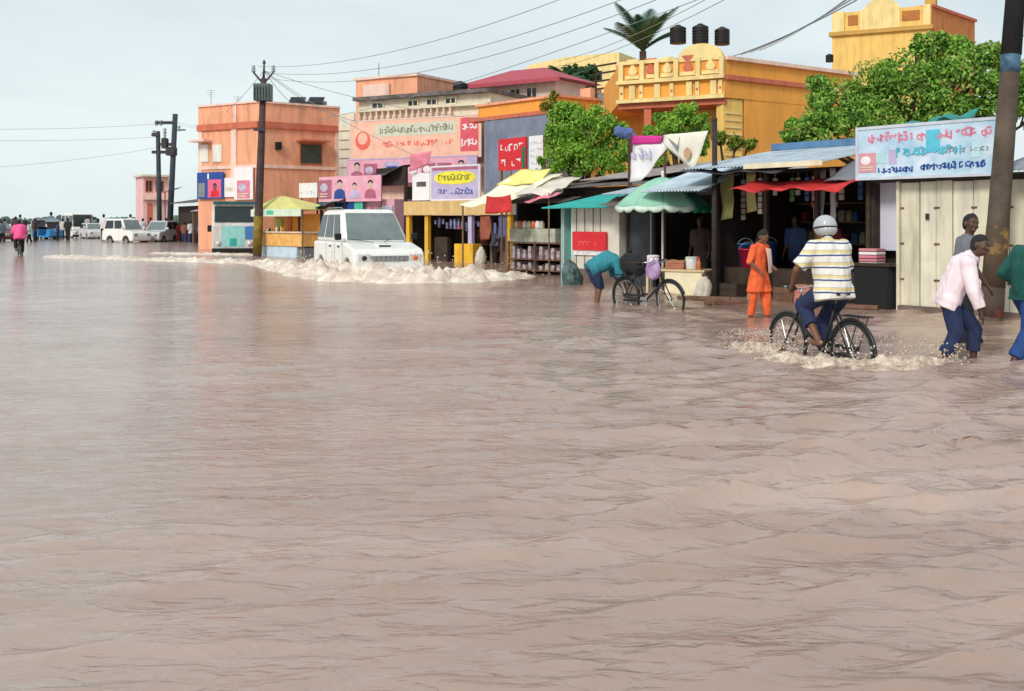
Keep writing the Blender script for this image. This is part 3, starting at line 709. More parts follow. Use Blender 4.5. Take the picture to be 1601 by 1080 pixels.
car('jeep', 'white boxy jeep ploughing through the flood water with a foaming bow wave', 'jeep', (-4.1, 30.6, -.30), math.atan2(-math.cos(ah), math.sin(ah)), scoop=True, W=1.94, wsl=.85, roof=2.12, belt=1.22, hoodf=1.04, tail=.3)
def rotto(px, Y, extra=0): return math.atan2(-Y, -wx(px, Y)) + R(extra)
GF = 'cars standing at the far end of the flooded street'
car('car', 'white hatchback at the far end of the street left of the double pole', 'car', (wx(198, 76), 76, -.2), rotto(198, 76, 38), 3.3, 1.6, WHITEC, 1.05, 1.85, .95, .85, .45, .25, .3, False, GF)
car('car', 'silver car half hidden behind the foot of the double pole', 'car', (wx(250, 78), 78, -.2), rotto(250, 78, -28), 3.2, 1.6, GREYC, 1.0, 1.7, .9, .95, .5, .35, .3, False, GF)
car('car', 'grey car behind and left of the white hatchback', 'car', (wx(146, 92), 92, -.2), rotto(146, 92, 12), 3.8, 1.6, GREYC, 1.0, 1.5, .9, .95, .5, .35, .3, False, GF)
car('car', 'dark red car with a pale roof at the left edge of the far street', 'car', (wx(-8, 82), 82, -.2), rotto(-8, 82, 40), 4.0, 1.65, REDC, 1.0, 1.55, .9, .95, .5, .35, .3, False, GF)

def minitruck(name, label, cat, px, Y, ex, W=1.9, Lb=4.2, H_=2.3, cab=WHITEC, front=None, belt=1.25, z0=-.2):
    r = thing(name, label, cat, (wx(px, Y), Y, z0), rotto(px, Y, ex)); h = Lb / 2; w = W / 2
    b = MB(); b.prism([(x, -w, z) for x, z in ((-h, .5), (-h, H_), (h - .35, H_), (h - .12, belt), (h, belt - .1), (h, .42), (h - .3, .42))], (0, W, 0)); body = b.build('body', cab, r, bevel=.07)
    m = MB(); m.prism([(h - .345 + .03, -w + .12, H_ - .12), (h - .1, -w + .12, belt + .05), (h - .1, w - .12, belt + .05), (h - .345 + .03, w - .12, H_ - .12)], (.015, 0, .002)); m.build('windscreen', Mwin, r)
    for s in (-1, 1):
        for k in range(3):
            m = MB(); x = -h + .3 + k * 1.1; m.box(x, x + .9, min(s * (w - .02), s * (w + .01)), max(s * (w - .02), s * (w + .01)), belt + .05, H_ - .2); m.build('side_window', Mwin, r)
        m = MB(); m.cyl((h - .02, s * (w - .28), .82), (h + .03, s * (w - .28), .82), .13, n=16); m.build('headlight', LAMP, r, True)
        m = MB(); m.box(h - .2, h - .08, min(s * (w + .02), s * (w + .2)), max(s * (w + .02), s * (w + .2)), 1.35, 1.65); m.build('mirror', Mblack, r, bevel=.02)
        for cx in (h - .7, -h + .8):
            m = MB(); m.torus((cx, s * (w - .12), .33), .25, .085, n=20, m=8); wh = m.build('wheel', Mtyre, r, True)
            m = MB(); m.cyl((cx, s * (w - .14), .33), (cx, s * (w - .04), .33), .18, n=14); m.build('rim', Mmetal, wh)
    m = MB(); m.box(h - .02, h + .09, -w, w, .40, .60); m.build('bumper', Mblack, r, bevel=.03)
    if front:
        m = MB(); m.box(h - .01, h + .014, -w + .42, w - .5, .66, belt - .12); m.build('front_panel', front, r); m = MB(); m.box(h - .01, h + .016, w - .48, w - .1, 1.0, belt - .14); m.build('front_panel', mat('bus_blue', (.06, .2, .5), .5), r); m = MB(); m.box(h - .3, h - .1, -w + .05, w - .05, H_ - .02, H_ + .12); m.build('roof_box', mat('dark_teal_tarp', (.02, .10, .11), .6, .5, 3, .3), r, bevel=.03)
        m = MB(); m.box(h - .012, h + .02, -.2, .12, .7, 1.05); m.build('emblem_panel', Mteal, r)
    return r
LTEAL = mat('pale_teal_print', (.30, .62, .60), .5, .2, 4, .05)
minitruck('minibus', 'white minibus with pale teal front panel parked before the orange building', 'minibus', 366, 51.5, 0, 1.95, 4.0, 2.62, mat('dirty_white_bus', (.66, .62, .60), .5, .2, 1.5, .1, streak=.6), LTEAL, belt=1.74, z0=-.35)
minitruck('minitruck', 'white van standing far away among the crowd on the left', 'van', 121, 96, 15, 1.8, 3.6, 2.45, WHITEC, z0=-.3)

def rickshaw(label, px, Y, ex, paint, top):
    r = thing('autorickshaw', label, 'rickshaw', (wx(px, Y), Y, -.2), rotto(px, Y, ex))
    b = MB(); b.prism([(x, -.62, z) for x, z in ((-1.2, .4), (-1.25, 1.0), (-.3, 1.0), (-.3, .5), (.6, .5), (.8, 1.05), (1.15, .95), (1.2, .5), (1.0, .35))], (0, 1.24, 0)); b.build('body', paint, r, bevel=.05)
    b = MB(); b.prism([(x, -.64, z) for x, z in ((-1.25, 1.02), (-1.2, 1.72), (-.9, 1.85), (.6, 1.85), (.85, 1.62), (.8, 1.58), (.55, 1.76), (-.9, 1.76), (-1.1, 1.65), (-1.15, 1.02))], (0, 1.28, 0)); b.build('canopy', top, r)
    b = MB(); b.prism([(.82, -.56, 1.06), (.82, .56, 1.06), (.66, .56, 1.70), (.66, -.56, 1.70)], (.02, 0, 0)); b.build('windscreen', Mwin, r)
    b = MB(); b.box(-1.1, -.4, -.55, .55, 1.0, 1.2); b.build('seat', BLKC, r, bevel=.03)
    for x, y in ((1.0, 0), (-.85, .5), (-.85, -.5)):
        m = MB(); m.torus((x, y, .24), .17, .07, n=18, m=8); m.cyl((x, y - .04, .24), (x, y + .04, .24), .12); m.build('wheel', Mtyre, r, True)
    m = MB(); m.cyl((1.16, 0, .85), (1.24, 0, .85), .09, n=14); m.build('headlight', LAMP, r, True)
rickshaw('small blue three-wheeled rickshaw among the far crowd on the left', 74, 88, 35, mat('blue_rickshaw_paint', (.03, .22, .5), .4, .2, 4, 0), mat('grey_canopy', (.25, .32, .38), .7, .2, 4, .1))

# rider in pink at the left
rrot = math.atan2(.75, -.35)
bicycle('bicycle of the rider in pink at the left edge', (wx(30, 47), 47, -.17), R(118))
J = dict(pel=(-.27, 0, 1.0), chest=(-.16, 0, 1.28), neck=(-.04, 0, 1.46), head=(.02, 0, 1.60), f=(1, 0, -.1),
         sl=(-.08, .18, 1.40), sr=(-.08, -.18, 1.40), el=(.0, .27, 1.18), er=(.0, -.27, 1.18), wl=(.10, .28, 1.03), wr=(.10, -.28, 1.03),
         hl=(-.24, .10, .96), hr=(-.24, -.10, .96), kl=(.10, .14, .80), kr=(.08, -.13, .62), al=(-.15, .14, .44), ar=(.04, -.13, .25))
person('rider in a bright pink shirt cycling away at the left edge', (wx(30, 47), 47, -.17), R(118), J, SK2, mat('hot_pink_cloth', (.85, .10, .30), .8, .15, 5, .2), .7, BLKC, .9, sz=.03, slim=1.15)

# pedestrians
def cl(n, c): return mat(n, c, .85, .25, 5, .2)
ped = [
 ('woman in a red sari with an orange shawl standing right of the double pole', 277, 79, 'r', cl('red_sari', (.62, .04, .03)), cl('red_sari', (.62, .04, .03)), .9, 20),
 ('man in a white shirt and dark lungi right of the woman in red', 299, 76, '', cl('white_shirt_far', (.72, .74, .78)), cl('dark_blue_cloth', (.03, .04, .12)), 1.0, 140),
 ('person in a grey shirt behind the white minibus on its left side', 322, 66, '', cl('grey_shirt', (.35, .33, .36)), BLKC, 1.0, 60),
 ('person in mauve walking left of the white minibus', 335, 60, '', cl('mauve_shirt', (.45, .22, .28)), cl('pale_trousers', (.5, .48, .42)), .95, 30),
 ('person in black standing in the water before the far white van', 106, 84, '', cl('black_shirt', (.02, .02, .025)), BLKC, 1.12, 80),
 ('tall man in grey on top of the crowd near the blue rickshaw', 80, 98, '', cl('slate_shirt', (.14, .18, .22)), BLKC, 1.45, 70),
 ('person in a grey blue shirt right of the blue rickshaw', 92, 96, '', cl('slate_blue_shirt', (.20, .27, .36)), cl('dark_blue_cloth', (.03, .04, .12)), 1.1, 70),
 ('dark clothed person left of the far rickshaw, arm raised', 55, 80, 'arm', cl('brown_shirt', (.07, .035, .035)), BLKC, 1.1, 10),
 ('person in a pale shirt between the rider and the rickshaw', 46, 76, '', cl('pale_green_shirt', (.45, .52, .46)), BLKC, .95, 200),
 ('person with dark hair behind the dark red car at the left edge', 24, 92, '', cl('brown_shirt', (.07, .035, .035)), BLKC, 1.2, 90),
 ('person in a cream shirt just left of the far white van', 97, 92, '', cl('cream_shirt', (.55, .5, .42)), BLKC, 1.1, 90),
 ('person in a teal grey shirt right of the far white van', 146, 100, '', cl('teal_grey_shirt', (.16, .22, .24)), BLKC, 1.2, 90),
 ('person in black leaning behind the grey far car', 154, 96, '', cl('black_shirt', (.02, .02, .025)), BLKC, 1.1, 40),
 ('person whose dark head shows over the left end of the white hatchback', 162, 88, '', cl('pale_shirt', (.68, .66, .66)), BLKC, 1.3, 90),
 ('person whose dark head shows over the middle of the white hatchback', 204, 88, '', cl('pale_shirt', (.68, .66, .66)), BLKC, 1.3, 90),
 ('person in a pale shirt left of the small pink building', 224, 86, '', cl('pale_shirt', (.68, .66, .66)), BLKC, 1.1, 150),
 ('person in a maroon shirt before the small pink building', 236, 86, '', cl('maroon_shirt', (.18, .03, .04)), BLKC, 1.15, 150),
 ('man in a blue grey shirt standing at the front of the yellow kiosk', 774, 38.6, '', cl('blue_grey_shirt', (.26, .30, .42)), BLKC, 1.0, 200),
 ('person in dark grey standing between the rider in pink and the dark red car', 6, 86, '', cl('slate_shirt', (.14, .18, .22)), BLKC, 1.1, 60),
 ('person in a dark shirt crouched low by the left rear of the rickshaw', 62, 90, '', cl('black_shirt', (.02, .02, .025)), BLKC, 1.0, 120),
 ('person in dark blue just right of the blue rickshaw near the water edge', 90, 84, '', cl('dark_blue_cloth', (.03, .04, .12)), BLKC, .95, 30),
 ('person in brown between the man in white and the shack by the double pole', 288, 77, '', cl('rust_shirt', (.22, .08, .05)), cl('dark_blue_cloth', (.03, .04, .12)), .95, 90),
 ('person in dark blue left of the stall with the striped awning', 309, 72, '', cl('dark_blue_cloth', (.03, .04, .12)), BLKC, 1.05, 190),
 ('woman in a dark mauve dress nearest the left side of the white minibus', 338, 57, '', cl('mauve_shirt', (.45, .22, .28)), cl('mauve_shirt', (.45, .22, .28)), .95, 20),
 ('person with a rust shirt between the orange corner house and the white minibus', 316, 63, '', cl('rust_shirt', (.22, .08, .05)), BLKC, 1.0, 100),
 ('person in black at the side of the double pole base', 258, 79, '', cl('black_shirt', (.02, .02, .025)), BLKC, 1.1, 60),
 ('person in red half hidden by the shack posts', 283, 82, '', cl('red_sari', (.62, .04, .03)), BLKC, 1.1, 60),
 ('person in a grey shirt at the far end, just right of the far white van', 137, 94, '', cl('grey_shirt', (.35, .33, .36)), BLKC, 1.25, 60),
 ('person in a dark slate shirt left of the rider in pink, at the frame edge', 3, 78, '', cl('slate_shirt', (.14, .18, .22)), BLKC, 1.0, 150),
 ('shop customer in a brown shirt inside the yellow kiosk', 757, 41.5, '', cl('rust_shirt', (.22, .08, .05)), BLKC, .95, 250),
 ('person in a black top squatting at the right side of the yellow kiosk', 789, 37.8, '', cl('black_shirt', (.02, .02, .025)), cl('brown_trousers', (.12, .08, .06)), .78, 220),
]
for i, (lb, px, Y, k, s_, p_, sc_, ro) in enumerate(ped):
    J = stand(rnd.uniform(-.03, .08), stride=rnd.uniform(0, .16))
    if k == 'arm': J.update(el=(.2, .3, 1.5), wl=(.35, .35, 1.72))
    kw = dict(kurta=1.2, hairlen=.15) if k == 'r' else {}
    person(lb, (wx(px, Y), Y, -.2), R(ro), J, SK2, s_, .6, p_, .95, scale=sc_, group='people standing along the flooded street', sz=.015, **kw)

protos = [person('small far-off person in dark clothes in the crowd along the horizon at the left', (wx(20, 112), 112, -.2), 1.0, stand(.03), SK2, sh_, .6, BLKC, .95, scale=1.1, group='far-off crowd along the horizon at the left')[0] for sh_ in (cl('slate_shirt', (.14, .18, .22)), cl('black_shirt', (.02, .02, .025)))]
for i_ in range(20):
    c = copy_tree(protos[i_ % 2]); Y_ = rnd.uniform(104, 145); px_ = 8 + i_ * 11.2 + rnd.uniform(-5, 5)
    c.location = (wx(px_, Y_), Y_, -.2); c.rotation_euler = (0, 0, rnd.uniform(0, 6.2)); c.scale = (rnd.uniform(.95, 1.35),) * 3

# ------------------------------------------------------------------ buildings
def win(root, x0, x1, z0, z1, y=0, m=Mwin, fr=None, shade=None, bars=True):
    f = MB(); t_ = .06; fm = fr or Mwhite
    f.box(x0, x1, y - .04, y + .06, z1 - t_, z1).box(x0, x1, y - .04, y + .06, z0, z0 + t_).box(x0, x0 + t_, y - .04, y + .06, z0 + t_, z1 - t_).box(x1 - t_, x1, y - .04, y + .06, z0 + t_, z1 - t_)
    if bars: f.box((x0 + x1) / 2 - .025, (x0 + x1) / 2 + .025, y - .035, y + .05, z0 + t_, z1 - t_)
    fo = f.build('window', fm, root)
    g_ = MB(); g_.box(x0 + t_, x1 - t_, y - .012, y + .03, z0 + t_, z1 - t_); g_.build('pane', m, fo)
    if shade:
        s = MB(); s.box(x0 - .15, x1 + .15, y - .55, y - .003, z1 + .08, z1 + .16); s.build('sunshade', shade, fo)
    return fo

def boxwall(root, L_, D, H_, m, name='wall', x0=0): 
    b = MB(); b.box(x0, L_, 0, D, -.4, H_); return b.build(name, m, root)

def tank(label, px, py_b, py_t, Y, wpx, group='rooftop water tanks'):
    r_ = wpx / 2 / FPX * Y; zb, zt = wz(py_b, Y), wz(py_t, Y); h = zt - zb
    o = thing('water_tank', label, 'water tank', (wx(px, Y), Y, zb), 0, group)
    pr = [(r_ * .96, 0), (r_, .04)]
    for k in range(5): pr += [(r_, h * (.06 + k * .15)), (r_ * .95, h * (.09 + k * .15)), (r_ * .95, h * (.12 + k * .15)), (r_, h * (.15 + k * .15))]
    pr += [(r_ * .96, h * .84), (r_ * .55, h * .93)]
    m = MB(); m.lathe(pr, n=20); m.build('barrel', Mblack, o, False)
    m = MB(); m.lathe([(r_ * .35, h * .90), (r_ * .36, h * .97), (r_ * .3, h)], n=16); m.build('lid', Mblack, o)
    return o

# --- A: peach-orange corner house on the left
FA2 = Fac(405, 55, 531, 58); FA1 = Fac(310, 57.5, 405, 55)
zt = FA2.z(405, 160); 
p0 = Vector(FA1.loc[:2]); pc = Vector(FA2.loc[:2]); p1 = FA2.p1
rA = thing('house', 'orange two-storey corner house with dark green window behind the left pole', 'house', (pc.x, pc.y, 0), 0)
def rel(p, c=pc): return (p[0] - c.x, p[1] - c.y)
back1 = p1 + Vector((-2, 9)); back0 = p0 + Vector((0, 9))
poly = [rel(p0), rel(pc), rel(p1), rel(back1), rel(back0)]
m = MB(); m.prism([(x, y, -.4) for x, y in poly], (0, 0, zt + .4)); m.build('wall', Mpeach, rA)
def ring(root, pts, z0, z1, off, mt, name):
    m = MB()
    for a_, b_ in zip(pts[:-1], pts[1:]):
        a_, b_ = Vector(a_), Vector(b_); d = (b_ - a_).normalized(); n = Vector((d.y, -d.x))
        a2, b2 = a_ - d * off * .0, b_ + d * off * .0
        m.prism([(a2.x - n.x * .1, a2.y - n.y * .1, z0), (b2.x - n.x * .1, b2.y - n.y * .1, z0), (b2.x + n.x * off, b2.y + n.y * off, z0), (a2.x + n.x * off, a2.y + n.y * off, z0)], (0, 0, z1 - z0))
    return m.build(name, mt, root)
pA = [rel(p0), rel(pc), rel(p1)]
zb = FA2.z(405, 199); ring(rA, pA, zb, zb + .32, .12, Mred_or, 'cornice'); ring(rA, pA, zt - .0, zt + .1, .08, Mpeach2, 'parapet_cap')
ring(rA, pA, FA2.z(405, 262), FA2.z(405, 257), .06, Mpeach2, 'string_course')
rA2 = bpy.data.objects.new('right_front', None)
# windows in the frames of the two fronts
def sub(root, fac, name, base):   # a part placed in a front's own frame
    o = bpy.data.objects.new(name, None); return o
def fbox(fac, base, px0, px1, py0, py1, y0, y1, ref=None):
    """box on a front, in the coordinates of a thing standing at base (unrotated)"""
    ref = ref if ref is not None else px0
    u0, u1, z1_, z0_ = fac.u(px0), fac.u(px1), fac.z(ref, py0), fac.z(ref, py1)
    Mx = Matrix.Translation((fac.p0.x - base.x, fac.p0.y - base.y, 0)) @ Matrix.Rotation(fac.rot, 4, 'Z')
    m = MB(); m.box(u0, u1, y0, y1, z0_, z1_, Mx); return m
def fwin(root, fac, base, px0, px1, py0, py1, glassm, frame, shade=None):
    t_ = 1.3
    m = fbox(fac, base, px0, px1, py0, py1, -.06, .02)
    f = m.build('window', frame, root)
    m = fbox(fac, base, px0 + t_, px1 - t_, py0 + t_, py1 - t_, -.075, -.0); m.build('pane', glassm, f)
    if shade: fbox(fac, base, px0 - 5, px1 + 5, py0 - 6, py0 - 3, -.6, -.003).build('sunshade', shade, f)
    return f
fwin(rA, FA2, pc, 468, 503, 224, 256, Mgrn_d, Mred_or, Mred_or)
fwin(rA, FA1, pc, 313, 327, 226, 254, Mwhite, Mcream, Mpeach2); fwin(rA, FA1, pc, 333, 348, 226, 254, Mwhite, Mcream)
fbox(FA2, pc, 430, 437, 222, 234, -.25, -.003).build('lamp_box', Mblack, rA)
fbox(FA1, pc, 366, 371, 165, 300, -.08, -.003).build('drain_pipe', Mpeach2, rA)
for fac, ps in ((FA1, (311, 362)), (FA2, (524,))):
    for p_ in ps: fbox(fac, pc, p_, p_ + 6, 202, 300, -.05, -.003).build('pilaster', Mpeach2, rA)
# posters on A
def board(name, label, fac, px0, px1, py0, py1, m, off=.12, cat='sign', th=.05, ref=None, frame=None, legs=False):
    """signboard as a thing in its own frame: local x along, z from its lower edge"""
    ref = px0 if ref is None else ref
    u0, u1 = fac.u(px0), fac.u(px1); z1_, z0_ = fac.z(ref, py0), fac.z(ref, py1)
    n = Vector((fac.d.y, -fac.d.x)); p = fac.p0 + fac.d * u0 + n * off
    o = thing(name, label, cat, (p.x, p.y, z0_), fac.rot); W_, H_ = u1 - u0, z1_ - z0_
    MB().box(0, W_, -th, 0, 0, H_).build('panel', m, o)
    if frame:
        f = MB(); t_ = .05; y0, y1 = -th - .015, .01
        f.box(-t_, W_ + t_, y0, y1, H_, H_ + t_).box(-t_, W_ + t_, y0, y1, -t_, 0).box(-t_, 0, y0, y1, 0, H_).box(W_, W_ + t_, y0, y1, 0, H_); f.build('frame', frame, o)
    if legs:
        f = MB()
        for x in (.08, W_ - .08): f.box(x - .03, x + .03, .012, .06, -z0_ - .3, H_)
        f.build('post', Mrust, o)
    return o, W_, H_, -th
LILAC_ = mat('faded_lilac_print', (.52, .48, .62), .5, .4, 6, .02)
rg = random.Random(3)
def text(o, x0, x1, z0, z1, y, n, m, name='lettering', w=.12, bar=False):
    g_ = MB(); glyphs(g_, x0, x1, z0, z1, y - .007, n, rg, w, bar); return g_.build(name, m, o)
def patch(o, x0, x1, z0, z1, y, m, name='picture', d=.006):
    return MB().box(x0, x1, y - d, y - .0005, z0, z1).build(name, m, o)
_pv = random.Random(12)
def portrait(o, cx, z0, s, y, cloth, name='portrait', sk=SK1):
    s = s * _pv.uniform(.78, 1.08); cx += _pv.uniform(-.06, .06); k = _pv.random()
    if name == 'portrait' and k < .45 and s < 1.2:       # a product picture with lines of small print instead of a head
        MB().box(cx - s * .5, cx + s * .5, y - .007, y - .001, z0, z0 + s * .98).build('picture', cloth, o)
        MB().ell((cx - s * .1, y - .009, z0 + s * .6), (s * .3, .008, s * .22)).build('picture', Mwhites if k < .2 else LILAC_, o)
        for q in range(2): MB().box(cx - s * .42, cx + s * _pv.uniform(.1, .42), y - .014, y - .0075, z0 + s * (.1 + .13 * q), z0 + s * (.16 + .13 * q)).build('text_line', Mcream, o)
        return
    b = MB(); b.prism([(cx - s * .5, y - .012, z0), (cx + s * .5, y - .012, z0), (cx + s * .42, y - .012, z0 + s * .42), (cx + s * .15, y - .012, z0 + s * .55), (cx - s * .15, y - .012, z0 + s * .55), (cx - s * .42, y - .012, z0 + s * .42)], (0, .011, 0)); q = b.build(name, cloth, o)
    b = MB(); b.ell((cx, y - .006, z0 + s * .78), (s * .2, .008, s * .26)); b.build('face', sk, q)
    b = MB(); b.ell((cx, y - .004, z0 + s * .92), (s * .22, .008, s * .17)); b.build('hair', HAIR, q)

o, W_, H_, y_ = board('poster', 'dark blue and red poster on the left front of the orange corner house', FA1, 312, 353, 270, 311, Mblue)
patch(o, W_ * .42, W_ * .92, H_ * .05, H_ * .72, y_, Mpink); patch(o, W_ * .05, W_ * .3, 0.1, H_ * .6, y_, Mmetal); patch(o, W_ * .4, W_ * .46, H_ * .75, H_ * .95, y_, Mwhites); portrait(o, W_ * .68, H_ * .08, H_ * .5, y_ - .008, Mred)
o, W_, H_, y_ = board('poster', 'white poster with a portrait in pink near the left pole', FA1, 370, 399, 262, 312, Mwhites)
portrait(o, W_ * .55, .05, H_ * .7, y_, Mpinkc, sk=mat('pale_face', (.6, .42, .36), .6, .1, 5, 0)); 
o, W_, H_, y_ = board('poster', 'small plain white poster between the blue poster and the portrait', FA1, 353, 369, 278, 308, Mwhites, off=.05); patch(o, .1, W_ - .1, .3, .5, y_, Mcream)
# roof panels on A
Y0 = 61; o = thing('solar_heater', 'pair of tilted dark solar panels on the orange corner house', 'solar panel', (wx(478, Y0), Y0, zt), 0)
for k, xx in enumerate((-.9, .15)):
    m = MB(); Mx = Matrix.Translation((xx, 0, wz(158, Y0) - zt)) @ Matrix.Rotation(R(30), 4, 'X'); m.box(0, .85, -.45, .45, 0, .06, Mx); m.build('panel', Mblack, o)
m = MB()
for xx in (-.85, -.1, .95): m.cyl((xx, -.3, 0), (xx, -.3, .25), .03).cyl((xx, .3, 0), (xx, .3, .62), .03)
m.build('frame', Mmetal, o); m = MB(); m.cyl((-1.0, .42, .66), (1.1, .42, .66), .11, n=14); m.build('cylinder', Mmetal, o, True)
for lb, px, pt in (('thin roof antenna on the left corner of the orange house', 330, 140), ('thin roof antenna beside the left pole', 372, 150)):
    o = thing('antenna', lb, 'antenna', (wx(px, 58.5), 58.5, zt)); hh = wz(pt, 58.5) - zt
    m = MB(); m.cyl((0, 0, 0), (0, 0, hh), .015); m.build('mast', Mmetal, o); m = MB()
    for k in range(4): m.cyl((-.25 + .05 * k, 0, hh - .05 - k * .1), (.25 - .05 * k, 0, hh - .05 - k * .1), .008, n=5)
    m.build('crossbars', Mmetal, o)

# --- B: peach tower house with cream upper floor
FB = Fac(531, 50, 762, 46)
rB = FB.thing('house', 'pale peach house with a roof tower, behind the wide hoarding', 'house')
LB = FB.len; zB = FB.z(640, 152)
m = MB(); m.box(0, LB, 0, 8, -.4, FB.z(640, 186)); m.build('wall', Mpeach2, rB)
m = MB(); m.box(FB.u(556), LB, .25, 8, FB.z(640, 186), zB); up_ = m.build('upper_wall', Mcream, rB)
m = MB(); m.box(FB.u(556) - .1, LB + .1, -.1, 8.1, zB, zB + .16); m.build('roof_slab', Mtind, rB)
m = MB(); zz = FB.z(640, 186)
for k in range(16):
    x = FB.u(560) + k * .33
    if x < LB - .1: m.lathe([(.045, 0), (.075, .12), (.045, .3), (.06, .42)], (x, .08, zz + .02), n=8)
m.build('baluster', Mpeach2, rB)
m = MB(); m.box(FB.u(556), LB, .0, .16, zz + .44, zz + .54); m.build('handrail', Mcream, rB)
for a_, b_ in ((.6, 1.3), (2.6, 3.2), (3.6, 4.2), (4.6, 5.2)): win(rB, FB.u(560) + a_, FB.u(560) + b_, zz + .55, zB - .08, .22, Mwin, Mcream)
m = MB()   # rusticated white-pink column at the left end
for k in range(10):
    zq = FB.z(540, 290) + k * .42
    if zq < FB.z(540, 188): m.box(.02, FB.u(556), -.10, -.003, zq, zq + .36)
m.build('quoins', Mcream, rB)
zt0 = FB.z(545, 188); ztt = wz(126, 51)
m = MB(); m.box(.0, FB.u(628), 1.2, 4.5, zt0, ztt); tw = m.build('tower', Mpeach, rB)
m = MB(); m.box(-.1, FB.u(630), 1.1, 4.6, ztt, ztt + .12); m.build('tower_cap', Mpeach2, tw)
m = MB(); m.box(FB.u(545), FB.u(586), 1.05, 1.197, zt0 + .9, ztt - .25); m.build('tower_panel', Mpeach2, tw)
m = MB(); m.box(FB.u(630), FB.u(631), 1.1, 1.2, ztt - .8, ztt - .7).cyl((FB.u(565), 1.3, ztt), (FB.u(565), 1.3, ztt + .75), .02); m.build('rod', Mmetal, tw)
# hoardings
PCH = mat('peach_print', (.84, .46, .34), .5, .08, 2, .02, col2=(.88, .55, .42)); PNK = mat('rose_print', (.80, .34, .46), .5, .15, 2, .02, col2=(.82, .46, .58)); SAGE = mat('sage_print', (.62, .62, .50), .5, .1, 3, .02)
LILAC = mat('lilac_print', (.50, .44, .66), .5, .2, 3, .02); MAUVE = mat('mauve_print', (.42, .12, .20), .5, .2, 5, .02); CORAL = mat('coral_print', (.80, .14, .10), .5, .2, 5, .02)
o, W_, H_, y_ = board('hoarding', 'wide peach hoarding with a coral roundel on the tower house', FB, 557, 759, 184, 246, PCH, off=.35, ref=700, frame=mat('hoarding_frame', (.75, .62, .55), .6, .1, 4, .05))
m = MB(); 
m.prism([(W_ * .10 + .42 * math.cos(t_), y_ - .01, H_ * .5 + .42 * math.sin(t_)) for t_ in [i * math.pi / 12 for i in range(24)]], (0, .009, 0)); m.build('roundel', CORAL, o)
m = MB(); m.prism([(W_ * .10 + .27 * math.cos(t_), y_ - .02, H_ * .55 + .27 * math.sin(t_)) for t_ in [i * math.pi / 12 for i in range(24)]], (0, .009, 0)); m.build('roundel_centre', PCH, o)
patch(o, W_ * .2, W_ * .82, H_ * .58, H_ * .9, y_, SAGE, 'text_band'); text(o, W_ * .24, W_ * .80, H_ * .63, H_ * .84, y_ - .007, 16, mat('grey_green_print', (.25, .26, .20), .6), w=.16)
text(o, W_ * .26, W_ * .80, H_ * .28, H_ * .48, y_, 17, CORAL, w=.16); 
patch(o, W_ * .855, W_ * .985, H_ * .12, H_ * .95, y_, mat('crimson_print', (.72, .10, .14), .5), 'red_panel'); text(o, W_ * .865, W_ * .975, H_ * .62, H_ * .88, y_ - .007, 3, Mwhites, w=.16); text(o, W_ * .865, W_ * .975, H_ * .22, H_ * .48, y_ - .007, 3, Mwhites, w=.16)
o, W_, H_, y_ = board('hoarding', 'long rose and lilac shop hoarding below the peach one', FB, 557, 757, 247, 283, PNK, off=.6, ref=700, frame=LILAC)
H2 = H_
patch(o, W_ * .30, W_ * .42, .1, H_ - .1, y_, LILAC); patch(o, W_ * .93, W_ * .995, .05, H_ - .05, y_, LILAC, 'side_strip')
for cx, cm in ((.08, MAUVE), (.20, MAUVE), (.36, Mblue), (.64, MAUVE), (.90, Mpink)): portrait(o, W_ * cx, H_ * .1, H_ * .75, y_ - .008, cm, sk=mat('pale_face', (.6, .42, .36)))
for k in range(2): patch(o, W_ * .72, W_ * .82, H_ * (.2 + .38 * k), H_ * (.38 + .38 * k), y_, MAUVE, 'text_block')
text(o, W_ * .44, W_ * .58, H_ * .25, H_ * .75, y_, 4, Mwhites, w=.2)
FB2 = Fac(468, 47, 604, 43.5)
o, W_, H_, y_ = board('hoarding', 'lower rose hoarding with portraits, hung over the jeep', FB2, 500, 597, 275, 315, PNK, off=0, ref=550, legs=True)
for cx, cm in ((.12, MAUVE), (.36, Mblue), (.60, LILAC), (.84, MAUVE)): portrait(o, W_ * cx, H_ * .12, H_ * .72, y_ - .002, cm, sk=mat('pale_face', (.6, .42, .36)))
o, W_, H_, y_ = board('sign', 'small white and mauve sign left of the lower rose hoarding', FB2, 469, 497, 286, 309, Mwhites, off=0, ref=480, legs=True); text(o, .05, W_ - .05, H_ * .2, H_ * .45, y_, 4, LILAC, w=.2)
# stall front in rose behind the jeep
rS = FB2.thing('kiosk', 'rose painted kiosk behind the jeep with a blue and green banner', 'kiosk')
MB().box(FB2.u(500), FB2.u(608), .3, 2.5, -.4, FB2.z(550, 312)).build('wall', mat('rose_wall', (.66, .36, .42), .8, .15, 2, .1), rS)
MB().box(FB2.u(572), FB2.u(586), .22, .297, .2, FB2.z(550, 322)).build('door', MAUVE, rS)
MB().box(FB2.u(588), FB2.u(607), .22, .297, .2, FB2.z(550, 322)).build('door', LILAC, rS)
o, W_, H_, y_ = board('banner', 'dark blue banner with a green end above the roof of the jeep', FB2, 522, 566, 307, 328, Mblue, off=-.1, ref=545); patch(o, W_ * .7, W_, 0, H_, y_, mat('mint_print', (.08, .50, .34), .5)); text(o, .1, W_ * .6, H_ * .5, H_ * .8, y_, 5, mat('light_blue_print', (.25, .45, .7), .5), w=.18)

